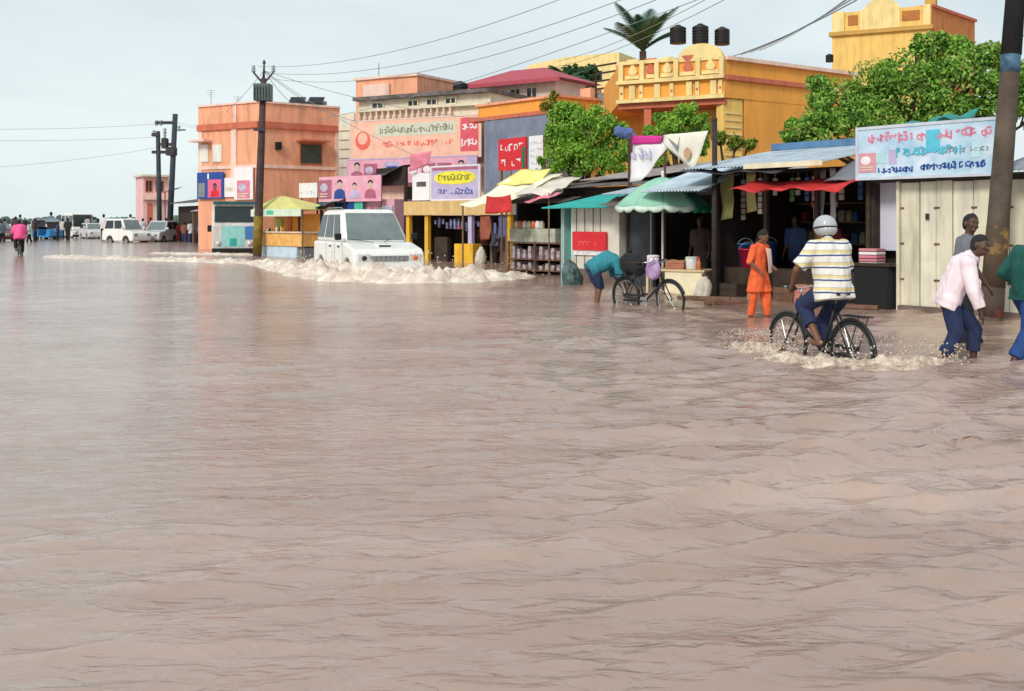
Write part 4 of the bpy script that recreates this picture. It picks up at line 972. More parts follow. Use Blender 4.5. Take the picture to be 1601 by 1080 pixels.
# dark gateway between B and the yellow kiosk
FG = Fac(588, 45, 634, 43.3)
rG = FG.thing('doorway', 'dark open gateway with a sagging black tarp right of the rose kiosk', 'doorway')
MB().box(0, FG.len, .0, .12, FG.z(610, 290), FG.z(610, 262)).box(FG.u(596), FG.len, 1.2, 1.3, -.3, FG.z(610, 290)).build('panel', Mdark, rG)
MB().box(-.0, .1, -.02, .1, -.3, FG.z(610, 290)).box(FG.len - .1, FG.len, -.02, .1, -.3, FG.z(610, 290)).build('post', Mdwood, rG)
MB().sheet((-.2, -.5, FG.z(610, 282)), (FG.len - .3, -.45, FG.z(610, 268)), (FG.len, .3, FG.z(610, 258)), (0, .3, FG.z(610, 262)), 12, 6, .1, .08).build('tarp', mat('charcoal_tarp', (.05, .05, .06), .6, .4, 3, .3), rG, True, solid=.01)

# --- yellow kiosk
FY = Fac(636, 41, 802, 37.4)
rY = FY.thing('kiosk', 'yellow fronted kiosk with dark openings right of the jeep', 'kiosk')
LY = FY.len; zf1, zf0 = FY.z(700, 314), FY.z(700, 336)
TAN = mat('tan_fascia', (.68, .46, .20), .75, .15, 3, .1, streak=.5); YEL = mat('yellow_shop_paint', (.80, .44, .03), .6, .2, 3, .1, streak=.5)
MB().box(0, LY, -.15, .05, zf0, zf1).box(0, LY, .05, 2.6, zf1 - .08, zf1 - .02).build('fascia', TAN, rY)
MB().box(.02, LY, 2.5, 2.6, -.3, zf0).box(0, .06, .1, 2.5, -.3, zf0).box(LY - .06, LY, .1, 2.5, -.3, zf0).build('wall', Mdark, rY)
for px in (639, 668, 736, 797):
    u = FY.u(px); MB().box(u - .09, u + .09, -.05, .1, -.3, zf0).build('pillar', YEL if px != 736 else LILAC, rY)
MB().box(FY.u(716), FY.u(745), -.2, .25, -.3, FY.z(730, 381)).build('counter', YEL, rY, bevel=.02)
MB().box(FY.u(670), FY.u(690), .3, .5, -.3, .9).build('shelf', Mdwood, rY)
MB().box(FY.u(748), FY.u(792), .6, .9, -.3, .75).build('bench', Mwood, rY)
for i in range(18):  # hanging goods as one strung part
    pass
m = MB()
for i in range(16):
    x = FY.u(676) + i * .2
    if x > LY - .1: break
    z = zf0 - rg.uniform(.05, .3); m.box(x - .05, x + .05, .15, .2, z - rg.uniform(.1, .4), z)
m.build('hanging_packets', mat('mixed_packets', (.45, .25, .15), .5, .9, 4, .1, col2=(.25, .3, .6)), rY)
for i, (px, py0, py1, mm, nm) in enumerate(((748, 345, 362, Mcreamt, 'pale'), (705, 347, 358, Mpinkc, 'pink'))):
    u = FY.u(px); MB().box(u - .12, u + .12, .3, .45, FY.z(px, py1), FY.z(px, py0)).build('box', mm, rY)
# signs over kiosk
o, W_, H_, y_ = board('sign', 'white framed sign with a yellow oval and lilac band above the yellow kiosk', FY, 667, 741, 260, 311, LILAC, off=-.3, ref=700, frame=Mwhites)
m = MB(); m.prism([(W_ * .5 + W_ * .44 * math.copysign(abs(math.cos(t_)) ** .6, math.cos(t_)), y_ - .01, H_ * .66 + H_ * .2 * math.sin(t_)) for t_ in [i * math.pi / 14 for i in range(28)]], (0, .009, 0)); m.build('oval', mat('yellow_print', (.80, .72, .06), .5), o)
text(o, W_ * .15, W_ * .85, H_ * .56, H_ * .78, y_ - .012, 7, mat('olive_print', (.22, .22, .03), .5), w=.14); text(o, W_ * .08, W_ * .92, H_ * .12, H_ * .34, y_, 9, Mblue, w=.13)
patch(o, .05, W_ - .05, H_ * .90, H_ - .02, y_, MAUVE, 'top_band')
o, W_, H_, y_ = board('sign', 'plain white sign with a dark label left of the yellow oval sign', FY, 637, 664, 270, 313, Mwhites, off=-.3, ref=650); patch(o, W_ * .25, W_ * .8, H_ * .5, H_ * .68, y_, Mtind, 'text_block')
MB().sheet((-.2, -.1, 0), (.8, -.12, .2), (.9, -.05, .55), (-.1, -.02, .6), 6, 5, 0, .05)
oo = MB().sheet((0, 0, 0), (1.0, 0, .25), (1.15, 0, .75), (.1, 0, .65), 8, 6, .02, .06, 4).build('cloth', Mpinkc, None, True, solid=.01); q = FY.p0 + FY.d * FY.u(640) ; oo.location = (q.x, q.y + .1, FY.z(650, 268)); oo.rotation_euler = (0, 0, FY.rot); tag(oo, 'pink cloth hung over the plain white sign', 'cloth')

# --- grey blue wall and C house
FC = Fac(757, 44, 858, 41)
rC = FC.thing('house', 'grey blue gabled shop wall with an orange parapet under the maroon roof', 'shop building')
GBL = mat('grey_blue_wall', (.22, .25, .34), .8, .25, 1.5, .2, streak=.4)
MB().box(0, FC.len, 0, 6, -.4, FC.z(800, 184)).build('wall', GBL, rC)
MB().box(-.9, FC.len + .05, .4, 6, FC.z(800, 184), FC.z(800, 158)).build('parapet', Morange, rC)
MB().box(-1.0, FC.len + .12, .3, 6.1, FC.z(800, 158), FC.z(800, 154)).build('parapet_cap', Mpeach, rC)
MB().box(-1.0, FC.len + .1, -.04, .398, FC.z(800, 184), FC.z(800, 178)).build('cornice', Mred_or, rC)
MB().box(FC.u(785), FC.u(800), -.05, -.003, 2.9, 3.9).build('shutter', Mmetal, rC)
FH = Fac(735, 53, 872, 50)
rH = FH.thing('house', 'cream upper storey with a maroon hipped roof', 'house')
ze = FH.z(800, 130); MB().box(.1, FH.len - .1, 0, 2.6, -.4, ze).build('wall', mat('pink_cream_wall', (.78, .62, .56), .8, .12, 2, .1), rH)
m = MB(); Lh = FH.len; zr = FH.z(800, 107)
m.add([(-.5, -.6, ze), (Lh + .5, -.6, ze), (Lh + .5, 3.2, ze), (-.5, 3.2, ze), (1.5, 1.3, zr + .12), (Lh - 1.6, 1.3, zr + .12)], [(0, 1, 5, 4), (1, 2, 5), (2, 3, 4, 5), (3, 0, 4), (0, 3, 2, 1)]); m.build('roof', Mmaroon, rH)
MB().box(-.5, Lh + .5, -.63, -.605, ze - .16, ze + .02).build('fascia', Mmaroon, rH)
for k in range(4): win(rH, .5 + k * .95, 1.15 + k * .95, ze - .95, ze - .25, 0, Mwin, Mcream)
tank('black water tank beside the maroon roof', 720, 153, 127, 50, 24)
# rooftop block right of C : pillar + grey structure + low orange wall
FD = Fac(872, 44, 1008, 40)
rD = FD.thing('house', 'low orange house between the maroon roof and the balcony house', 'house')
MB().box(0, FD.len, 0, 7, -.4, FD.z(940, 170)).build('wall', Morange, rD)
MB().box(-.05, FD.len, -.1, 7.1, FD.z(940, 170), FD.z(940, 165)).build('parapet_cap', Mpeach, rD)
MB().box(FD.u(898), FD.u(914), .3, .9, FD.z(900, 166), FD.z(900, 138)).build('pillar', Mpeach, rD)
MB().box(FD.u(955), FD.u(975), .3, .9, FD.z(960, 166), FD.z(960, 100)).build('pillar', Mpeach, rD)
m = MB().box(FD.u(916), FD.u(953), .5, 1.1, FD.z(930, 165), FD.z(930, 143)); m.build('grey_shed', Mmetal, rD)
m = MB()
for k in range(4): m.box(FD.u(918), FD.u(952), .4, .44, FD.z(930, 138) + k * .3, FD.z(930, 138) + k * .3 + .07)
m.box(FD.u(918), FD.u(919), .42, .48, FD.z(930, 166), FD.z(930, 104)).box(FD.u(951), FD.u(952), .42, .48, FD.z(930, 166), FD.z(930, 104)); m.build('roof_rack', Mdwood, rD)
# far cream block
FE = Fac(815, 90, 968, 86); rE = FE.thing('house', 'far pale cream block rising behind the small dark palms', 'house')
m = MB(); m.prism([(0, 0, 0), (FE.len, 0, 0), (FE.len, 0, FE.z(960, 82)), (FE.len * .45, 0, FE.z(900, 88)), (FE.len * .1, 0, FE.z(840, 100)), (0, 0, FE.z(840, 110))], (0, 8, 0)); m.build('wall', Mpale_y, rE)
for k in range(4): win(rE, 2 + k * 1.5, 2.8 + k * 1.5, FE.z(900, 130), FE.z(900, 112), 0, Mwin, Mcream)

# --- E balcony house
FE1 = Fac(968, 35.8, 1133, 34); FE2 = Fac(1133, 34, 1338, 37.9)
pE = Vector(FE2.loc[:2]); rE = thing('house', 'orange house with an ornate pale yellow balcony and arched parapet', 'house', (pE.x, pE.y, 0))
q0, q1 = FE1.p0, FE2.p1
n1 = Vector((-FE1.d.y, FE1.d.x)); n2 = Vector((-FE2.d.y, FE2.d.x))
zbot, zmid, ztop = FE2.z(1133, 152), FE2.z(1133, 119), FE2.z(1133, 72)
def relE(p): return (p.x - pE.x, p.y - pE.y)
# ground storey set back behind balcony
a0 = q0 + n1 * 1.5 + FE1.d * .5; a1 = pE + n1 * 1.5; 
pl = [relE(a0), relE(a1), relE(pE + n2 * .02 + FE2.d * .9), relE(q1), relE(q1 + Vector((0, 6))), relE(a0 + Vector((0, 6)))]
m = MB(); m.prism([(x, y, -.4) for x, y in pl], (0, 0, zbot + .4)); m.build('ground_wall', Morange, rE)
pl = [relE(q0), relE(pE), relE(q1), relE(q1 + Vector((0, 6))), relE(q0 + Vector((0, 6)))]
m = MB(); m.prism([(x, y, zbot) for x, y in pl], (0, 0, ztop - zbot - .35)); m.build('upper_wall', Morange, rE)
def e1box(px0, px1, z0, z1, y0=-.08, y1=-.003):
    Mx = Matrix.Translation((q0.x - pE.x, q0.y - pE.y, 0)) @ Matrix.Rotation(FE1.rot, 4, 'Z'); m = MB(); m.box(FE1.u(px0), FE1.u(px1), y0, y1, z0, z1, Mx); return m
def e2box(px0, px1, z0, z1, y0=-.08, y1=-.003):
    Mx = Matrix.Rotation(FE2.rot, 4, 'Z'); m = MB(); m.box(FE2.u(px0), FE2.u(px1), y0, y1, z0, z1, Mx); return m
e1box(966, 1134, zmid - .06, zmid + .06, -.16, -.003).build('ledge', Mpale_y, rE)
e1box(966, 1134, zbot - .02, zbot + .1, -.16, -.003).build('ledge', Mpale_y, rE)
e1box(966, 1134, zbot - .2, zbot - .02, .0, 1.4).build('balcony_slab', Mred_or, rE)
e2box(1134, 1340, ztop - .42, ztop - .30, -.12, -.003).build('parapet_cap', Mpeach2, rE)
e2box(1134, 1340, zmid - .1, zmid + .05, -.1, -.003).build('ledge', Mred_or, rE)
for px in (970, 1003, 1026, 1056, 1090, 1127):
    e1box(px - 1, px + 6, zmid + .06, ztop - .3, -.12).build('pilaster', Mpale_y, rE)
for i, (c0, c1) in enumerate(((979, 1001), (1012, 1024), (1034, 1054), (1064, 1088), (1098, 1125))):
    hh = (ztop - .4) - zmid
    e1box(c0, c1, zmid + .1, zmid + .22, -.09).build('parapet_rail', Mpale_y, rE)
    # carved vase motif in each bay
    Mx = Matrix.Translation((q0.x - pE.x, q0.y - pE.y, 0)) @ Matrix.Rotation(FE1.rot, 4, 'Z')
    u = FE1.u((c0 + c1) / 2); pr = [(.10, .0), (.16, .1), (.11, .22), (.05, .3), (.14, .4), (.2, .5)]
    pts = [(u + x, -.06, zmid + .24 + z) for x, z in pr] + [(u - x, -.06, zmid + .24 + z) for x, z in reversed(pr)]
    m = MB(); m.prism([Mx @ Vector(p) for p in pts], Mx.to_3x3() @ Vector((0, .055, 0))); m.build('carving', Mpale_y if i % 2 == 0 else Mred_or, rE)
for i, px in enumerate((970, 985, 1000, 1024, 1048, 1074, 1088, 1112, 1124)):
    e1box(px, px + (9 if i % 2 else 6), zbot + .12, zmid - .1, -.07 - .01 * (i % 2)).build('balcony_panel', Mpale_y, rE)
    if i % 2 == 0: e1box(px + 1.5, px + 4.5, zbot + .28, zmid - .32, -.09).build('balcony_slot', Mred_or, rE)
# arched gable piece on the parapet
Mx = Matrix.Translation((q0.x - pE.x, q0.y - pE.y, 0)) @ Matrix.Rotation(FE1.rot, 4, 'Z')
uc, ur = FE1.u(1095), FE1.u(1130) - FE1.u(1095)
pts = [(uc - ur, -.05, ztop - .4)] + [(uc - ur * math.cos(R(t)), -.05, ztop - .32 + .62 * math.sin(R(t)) * .75) for t in range(0, 181, 12)] + [(uc + ur, -.05, ztop - .4)]
m = MB(); m.prism([Mx @ Vector(p) for p in pts], Mx.to_3x3() @ Vector((0, .25, 0))); m.build('gable_arch', Mpale_y, rE)
e1box(966, 1058, ztop - .36, ztop - .25, -.1, .12).build('parapet_cap', Mpale_y, rE)
e1box(1006, 1017, -.4, zbot - .2, .05, .3).build('pillar', Mred_or, rE)
# pale wall bay on the ground storey and its mouldings
Mx = Matrix.Rotation(FE2.rot, 4, 'Z')
m = MB(); m.box(.0, FE2.u(1163), .05, .35, -.4, zbot - .02, Mx); m.build('pale_bay', Myellow, rE)
m = MB()
for k in range(12): m.box(.05, FE2.u(1160), .02, .047, zbot - .5 - k * .22, zbot - .46 - k * .22, Mx)
m.build('moulding', Mpale_y, rE)
e1box(1017, 1108, -.4, zbot - .2, 1.42, 1.49).build('recess_wall', Myellow, rE)
tank('leftmost of the three black tanks on the balcony house', 1060, 68, 39, 39, 26); tank('middle one of the three black tanks on the balcony house', 1095, 68, 37, 39, 26); tank('rightmost of the three black tanks on the balcony house', 1129, 70, 42, 39, 24)
# --- F yellow house
FF1 = Fac(1301, 60, 1456, 57.6); FF2 = Fac(1456, 57.6, 1524, 62)
rF = FF1.thing('house', 'tall yellow house with an arched parapet behind the big tree', 'house')
zp, zc = FF1.z(1301, 57), FF1.z(1301, 21)
MB().box(0, FF1.len, 0, .3, -.4, zp).box(.02, FF1.len - .02, .3, 7, -.4, zp).build('wall', Myellow, rF)
MB().box(-.15, FF1.len + .1, -.18, .3, zp, zp + .22).build('cornice', mat('ochre_trim', (.55, .32, .08), .8, .15, 2, .1), rF)
m = MB(); m.box(0, FF1.len, .02, .25, zp + .22, zc); m.build('parapet', Myellow, rF)
uc = FF1.u(1378)
for (c0, c1) in ((1302, 1320), (1345, 1360), (1395, 1407), (1443, 1455)): MB().box(FF1.u(c0), FF1.u(c1), -.1, .018, zp + .22, zc + .05).build('pilaster', Mpale_y, rF)
pts = [(uc - 1.0, -.05, zp + .22)] + [(uc - .95 * math.cos(R(t)), -.05, zc - .15 + .75 * math.sin(R(t))) for t in range(0, 181, 15)] + [(uc + 1.0, -.05, zp + .22)]
m = MB(); m.prism(pts, (0, .28, 0)); m.build('gable_arch', Mpale_y, rF)
for c0, c1 in ((1326, 1341), (1410, 1438)): MB().box(FF1.u(c0), FF1.u(c1), -.03, .018, zp + .55, zc - .2).build('parapet_opening', mat('rust_panel', (.45, .17, .04), .8, .2, 2, .1), rF)
Mx = Matrix.Translation((FF1.len, 0, 0)) @ Matrix.Rotation(FF2.rot - FF1.rot, 4, 'Z')
MB().box(.02, FF2.len, .0, 4, -.4, zc - .1, Mx).build('side_wall', mat('burnt_orange_wall', (.60, .21, .06), .85, .15, 1.2, .1, streak=.5), rF)
MB().box(.0, FF2.len + .1, -.1, 4, zc - .1, zc + .05, Mx).build('side_cap', Mred_or, rF)
MB().box(FF1.u(1445), FF1.u(1462), .2, 1, zc, zc + .5).build('roof_block', mat('ochre_trim', (.55, .32, .08)), rF)
tank('small black tank low at the left side of the tall yellow house', 1297, 97, 84, 52, 12)

# small pink building far left + shacks
FP = Fac(224, 87, 264, 88)
rP = FP.thing('building', 'small pink two-storey building behind the double pole', 'building')
MB().box(0, FP.len, 0, 3, -.4, FP.z(230, 276)).build('wall', mat('faded_pink_wall', (.78, .48, .48), .85, .15, 1.5, .1), rP)
MB().box(-.2, FP.len + .2, -.5, 3.1, FP.z(230, 276), FP.z(230, 273)).build('roof_slab', Mcream, rP)
MB().box(-.1, FP.len + .1, -.4, -.003, FP.z(230, 312), FP.z(230, 306)).build('balcony', Mpeach2, rP)
for a_, b_ in ((.15, .7), (.95, 1.6)): win(rP, a_, b_, FP.z(230, 300), FP.z(230, 282), 0, Mwin, Mred_or)
MB().box(.3, .7, -.03, -.003, -.2, FP.z(230, 318)).build('door', Mred_or, rP); MB().box(.9, 1.5, -.03, -.003, -.2, FP.z(230, 320)).build('door', Mcream, rP)
FK = Fac(268, 80, 308, 74)
rK = FK.thing('shack', 'dark tin roofed shack right of the double pole', 'shack')
MB().box(0, FK.len, .5, 2.5, -.3, FK.z(280, 322)).build('wall', Mdwood, rK); MB().corr(-.2, FK.len, -.3, FK.z(280, 318), 2.6, FK.z(280, 308), .15, .02).build('roof', Mtind, rK, solid=.01)
MB().sheet((0, -.6, FK.z(280, 300)), (1.2, -.6, FK.z(280, 298)), (1.2, .5, FK.z(280, 290)), (0, .5, FK.z(280, 292)), 6, 4, .05).build('canopy', mat('grey_green_cloth', (.12, .16, .14), .7), rK, True, solid=.01)
MB().box(.02, .08, -.5, -.44, -.3, FK.z(280, 298)).box(1.12, 1.18, -.5, -.44, -.3, FK.z(280, 298)).build('post', Mdwood, rK)
FK2 = Fac(308, 70, 345, 63); rK = FK2.thing('shack', 'low dark stall with a striped awning left of the white minibus', 'shack')
MB().box(0, FK2.len, 1, 2.5, -.3, FK2.z(320, 318)).build('wall', Mdwood, rK); MB().corr(-.2, FK2.len, -.4, FK2.z(320, 330), 2.6, FK2.z(320, 312), .15, .02).build('roof', mat('faded_awning', (.42, .34, .42), .7, .4, 2), rK, solid=.01)
MB().box(0, .08, -.3, -.22, -.3, FK2.z(320, 330)).box(FK2.len - .1, FK2.len, -.3, -.22, -.3, FK2.z(320, 330)).build('post', Mwood, rK)

# --- yellow food cart with green and white canopy
FQ = Fac(412, 47, 486, 44.2)
rQ = FQ.thing('food_cart', 'yellow and orange food cart under a green and white canopy', 'food cart'); Lq = FQ.len
z1_, z0_ = FQ.z(440, 314), FQ.z(440, 330)
m = MB(); m.add([(-.15, -.5, z0_ + .06), (Lq + .1, -.5, z0_ + .06), (Lq + .1, 1.3, z0_ + .06), (-.15, 1.3, z0_ + .06), (.5, .4, z1_ + .22), (1.1, .4, z1_ + .22)], [(0, 1, 5, 4), (1, 2, 5), (2, 3, 4, 5), (3, 0, 4)]); m.build('canopy', mat('straw_yellow_cloth', (.62, .58, .20), .8, .2, 3, .2), rQ, solid=.02)
m = MB()
for k in range(10): m.box(-.15 + k * (Lq + .25) / 10, -.15 + (k + 1) * (Lq + .25) / 10 - .01, -.53, -.5, z0_ - .22, z0_ + .08)
vl = m.build('valance', mat('mint_white_cloth', (.62, .74, .60), .8, .15, 2, .1), rQ)
text(vl, .1, 1.0, z0_ - .16, z0_ + .02, -.53, 6, mat('grey_green_print', (.25, .26, .20)), w=.15); patch(vl, 1.2, 1.75, z0_ - .15, z0_ + .03, -.53, mat('mint_print', (.08, .50, .34)), 'green_patch')
for x in (0, Lq - .05):
    for y in (-.4, 1.1): MB().box(x, x + .05, y, y + .05, -.25, z0_ + .05).build('post', Mwood, rQ)
CT = mat('orange_yellow_print', (.84, .46, .03), .5, .25, 4, .05, col2=(.85, .22, .04))
b1 = MB().box(.06, Lq - .1, -.35, .9, .45, 1.0).build('body', mat('salmon_cart_panel', (.84, .36, .06), .5, .2, 5, .05, col2=(.86, .55, .2)), rQ)
b2 = MB().box(.06, Lq - .1, .5, .55, 1.0, 1.78).build('back_panel', CT, rQ)
MB().box(.15, .75, .46, .497, 1.2, 1.6).build('sign_panel', mat('lime_print', (.55, .52, .05), .5), b2); MB().box(1.25, 1.5, .44, .497, 1.05, 1.7).build('sign_strip', mat('rust_print', (.6, .15, .02), .5), b2)
MB().box(.02, Lq - .05, -.42, .95, 1.0, 1.05).build('counter', Mcream, rQ)
MB().box(.1, Lq - .6, -.3, .8, .0, .44).build('lower_box', mat('pale_blue_box', (.55, .68, .78), .6, .2, 3), rQ)
MB().box(Lq - .55, Lq - .15, -.2, .6, -.1, .40).build('crate', Mmetal, rQ)
for i in range(9):
    m = MB(); x = .15 + i * .19; hh = rg.uniform(.12, .24); m.lathe([(.04, 0), (.05, .02), (.05, hh * .7), (.02, hh * .85), (.02, hh)], n=10)
    o = m.build('jar', [AMB, Mwhites, mat('brown_jar', (.2, .08, .03), .3), mat('lime_print', (.55, .52, .05))][i % 4], None, True, loc=(FQ.loc[0] + FQ.d.x * x + .0 * FQ.d.y, FQ.loc[1] + FQ.d.y * x, 1.051)); tag(o, 'small jar lined up on the counter of the yellow food cart', 'jar', 'jars on the food cart counter')
# teal tarp stall beside cart
FT = Fac(480, 46, 515, 44.5); rT = FT.thing('tarp_shelter', 'dark teal tarp shelter between the food cart and the jeep', 'shelter')
zq = FT.z(495, 312); MB().sheet((-.1, -.5, zq - .45), (FT.len + .1, -.5, zq - .3), (FT.len, .8, zq + .05), (0, .8, zq), 10, 6, .06).build('tarp', mat('dark_teal_tarp', (.02, .10, .11), .6, .5, 3, .3), rT, True, solid=.01)
for x in (0, FT.len - .05): MB().box(x, x + .05, -.42, -.37, -.3, zq - .38).box(x, x + .05, .7, .75, -.3, zq - .02).build('post', Mdwood, rT)
MB().box(.1, FT.len - .1, .3, .7, -.3, 1.1).build('wall', Mdwood, rT)

# --- goods stall with cream tarp (797-880)
FN = Fac(797, 31.2, 882, 29.6)
rN = FN.thing('stall', 'snack stall with goods racks under the cream and yellow awning', 'stall'); Ln = FN.len
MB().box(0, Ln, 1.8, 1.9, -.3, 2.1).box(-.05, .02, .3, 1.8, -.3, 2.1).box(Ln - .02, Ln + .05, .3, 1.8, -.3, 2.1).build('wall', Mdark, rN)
MB().corr(-.3, Ln + .1, -.2, 2.0, 2.0, 2.45).build('roof', Mtind, rN, solid=.008)
m = MB()
for x in (.02, Ln * .5, Ln - .06):
    m.box(x, x + .05, -.1, -.05, -.3, .92)
m.box(.0, Ln, -.12, .5, .40, .43).box(0, Ln, -.12, .5, .86, .9).box(0, Ln, -.12, -.08, .1, .14); m.build('rack', Mrust, rN)
m = MB()
for j in range(2):
    for i in range(9):
        x = .08 + i * (Ln - .14) / 9; hh = rg.uniform(.16, .36); m.box(x, x + .12, .0, .3, .435 - .3 * j + .0, .435 - .3 * j + (hh if j == 0 else hh * .6))
m.build('packets', mat('assorted_packets', (.38, .32, .40), .5, .8, 7, .1, col2=(.75, .6, .62)), rN)
MB().box(.05, Ln - .3, -.05, .4, .905, 1.28).build('glass_case', mat('case_glass', (.45, .47, .38), .1, .4, 6, 0, spec=.9), rN)
for i in range(7):
    m = MB(); m.lathe([(.07, 0), (.08, .02), (.08, .15), (.05, .18), (.055, .21)], n=12); q = FN.p0 + FN.d * (.15 + i * .17) + Vector((-FN.d.y, FN.d.x)) * .15
    o = m.build('jar', [mat('pale_jar', (.6, .58, .5), .2), AMB, Mwhites][i % 3], None, True, loc=(q.x, q.y, 1.282)); tag(o, 'snack jar standing on the glass case of the snack stall', 'jar', 'jars on the snack stall case')
# cream awning
aw = MB(); nrm = Vector((-FN.d.y, FN.d.x))
def FNp(px, py, off): # point in world: depth off behind the front
    u = FN.u(px); return (u, off, FN.z(px, py))
CT1 = mat('yellow_tarp', (.80, .72, .22), .6, .2, 2.5, .2)
o = FN.thing('awning', 'cream awning sloping down over the snack stall', 'awning')
MB().sheet((-.95, -1.1, FN.z(797, 322)), (1.0, -1.0, FN.z(797, 318)), (1.35, .8, FN.z(850, 270)), (-.3, .8, FN.z(797, 268)), 16, 10, .06, .05, 3).build('tarp', Mcreamt, o, True, solid=.008)
MB().sheet((-.62, .05, FN.z(797, 288)), (.95, .2, FN.z(797, 287)), (.85, .84, FN.z(850, 262)), (-.42, .84, FN.z(797, 262)), 14, 8, .02, .03, 5).build('yellow_patch', CT1, o, True, solid=.008)
m = MB(); 
for x in (-.9, .95): m.cyl((x, -1.0, -.3), (x, -1.0, FN.z(797, 321)), .025)
m.build('pole', Mwood, o)
o = FN.thing('awning', 'second, smaller cream sheet sloping right of the first awning', 'awning')
MB().sheet((.9, -.7, FN.z(850, 303)), (2.2, -.6, FN.z(850, 304)), (2.0, .9, FN.z(850, 276)), (1.0, .9, FN.z(850, 270)), 14, 8, .05, .05, 8).build('tarp', mat('dirty_white_tarp', (.68, .62, .54), .6, .2, 2.5, .2), o, True, solid=.008)
m = MB(); m.cyl((2.15, -.55, -.3), (2.15, -.55, FN.z(850, 303)), .022); m.build('pole', Mwood, o)
o = MB().sheet((0, 0, 0), (1.05, -.02, .05), (1.0, .05, .52), (.0, .05, .5), 12, 6, .05, .05, 9).build('cloth', Mredc, None, True, solid=.01); q = FN.p0 + FN.d * FN.u(806) - nrm * 1.15; o.location = (q.x, q.y, wz(334, q.y)); o.rotation_euler = (0, 0, FN.rot); tag(o, 'red cloth hanging at the front edge of the cream awning', 'cloth')
o = MB().sheet((0, 0, 0), (.95, .0, .10), (1.0, .5, .30), (.0, .5, .26), 12, 6, .05, .05, 10).build('cloth', Mpinkc, None, True, solid=.01); q = FN.p0 + FN.d * FN.u(850) - nrm * .75; o.location = (q.x, q.y, wz(316, q.y)); o.rotation_euler = (0, 0, FN.rot); tag(o, 'faded pink cloth right of the hanging red cloth', 'cloth')
# red and white boards by the grey wall
FR = Fac(779, 37, 858, 34.8)
o, W_, H_, y_ = board('sign', 'red sign with white writing in front of the grey blue wall', FR, 781, 824, 216, 266, Mred, off=0, ref=800, legs=True)
text(o, .1, W_ - .15, H_ * .58, H_ * .86, y_, 4, Mwhites, w=.16); text(o, .15, W_ - .25, H_ * .12, H_ * .36, y_, 3, Mwhites, w=.16); patch(o, W_ * .86, W_ * .98, H_ * .04, H_ * .7, y_, mat('bottle_green', (.02, .14, .06), .4))
o, W_, H_, y_ = board('sign', 'tall narrow white sign with a dark red edge right of the red sign', FR, 829, 856, 212, 276, Mwhites, off=0, ref=840, legs=True)
patch(o, W_ * .82, W_, 0, H_, y_, mat('dark_red_print', (.30, .02, .03), .5)); text(o, .06, W_ * .7, H_ * .1, H_ * .2, y_, 3, Mtind)
for k in range(4): text(o, .08, W_ * .75, H_ * (.3 + .16 * k), H_ * (.38 + .16 * k), y_, 4, Mmetal)

# --- teal kiosk
FTk = Fac(878, 27.2, 968, 25.6)
rTk = FTk.thing('kiosk', 'cream kiosk with a teal tin roof behind the bending man', 'kiosk'); Lk = FTk.len
zr0 = FTk.z(920, 321)
MB().box(.36, Lk, 0, 2, -.3, zr0 + .02).build('wall', mat('cream_planks', (.70, .66, .58), .75, .15, 3, .1, streak=.6), rTk)
MB().box(0, .12, -.02, 2, -.3, zr0 + .02).build('corner_wall', mat('grey_teal_wall', (.30, .44, .42), .75, .2, 3, .1), rTk)
MB().box(.12, .36, .15, .2, -.3, zr0).build('door', Mteal, rTk)
m = MB()
for x in (.55, .85, 1.15, 1.4): m.box(x, x + .02, -.012, -.002, -.1, zr0)
m.build('plank_joints', Mstone, rTk)
MB().corr(-.15, Lk + .12, -.55, zr0 - .06, 2.2, zr0 + .42).build('roof', Mteal, rTk, solid=.008)
MB().box(.3, Lk + .003, -.05, -.002, -.3, .33).build('plinth', Mstone, rTk)
o, W_, H_, y_ = board('sign', 'bright red sign with faded writing on the teal roofed kiosk', FTk, 899, 951, 362, 391, Mred, off=.04, ref=925); text(o, W_ * .2, W_ * .8, H_ * .2, H_ * .55, y_, 4, CORAL, w=.14); text(o, .08, W_ - .08, -H_ * .16, -H_ * .04, y_ + .02, 9, Mwhites, w=.3)
patch(o, .0, W_, -.12, -.005, y_ + .045, Mwhites, 'white_strip')
sk = MB(); sk.ell((0, 0, .32), (.24, .2, .36)).ell((.1, .05, .2), (.22, .2, .3)).ell((-.05, 0, .6), (.12, .1, .12))
tg = thing('sack', 'full dark green sack standing at the left foot of the teal roofed kiosk', 'sack', (wx(893, 25.6), 25.6, -.15), .2); blob('cloth', sk, mat('dark_green_sack', (.02, .05, .05), .6, .5, 6, .3, col2=(.12, .2, .2)), tg, .022, 3, .04, 1, 6)
MB().cyl((-.05, 0, .66), (-.05, 0, .74), .03, .06).build('tie', Mwood, tg)
# dark tin roofs behind
FV = Fac(868, 31, 985, 28); rV = FV.thing('shed', 'low shed with weathered dark tin roofs behind the teal roof', 'shed')
zv = FV.z(930, 292); MB().box(.1, FV.len, .2, 3, -.3, zv).build('wall', Mdwood, rV)
MB().corr(-.1, FV.len + .6, -.3, zv, 2.6, zv + .42).build('roof', Mtind, rV, solid=.008)
MB().corr(.6, FV.len + .3, .4, zv + .22, 3.4, zv + .72, .1).build('roof_patch', mat('light_rusty_tin', (.34, .29, .28), .6, .5, 3, .2), rV, solid=.008)

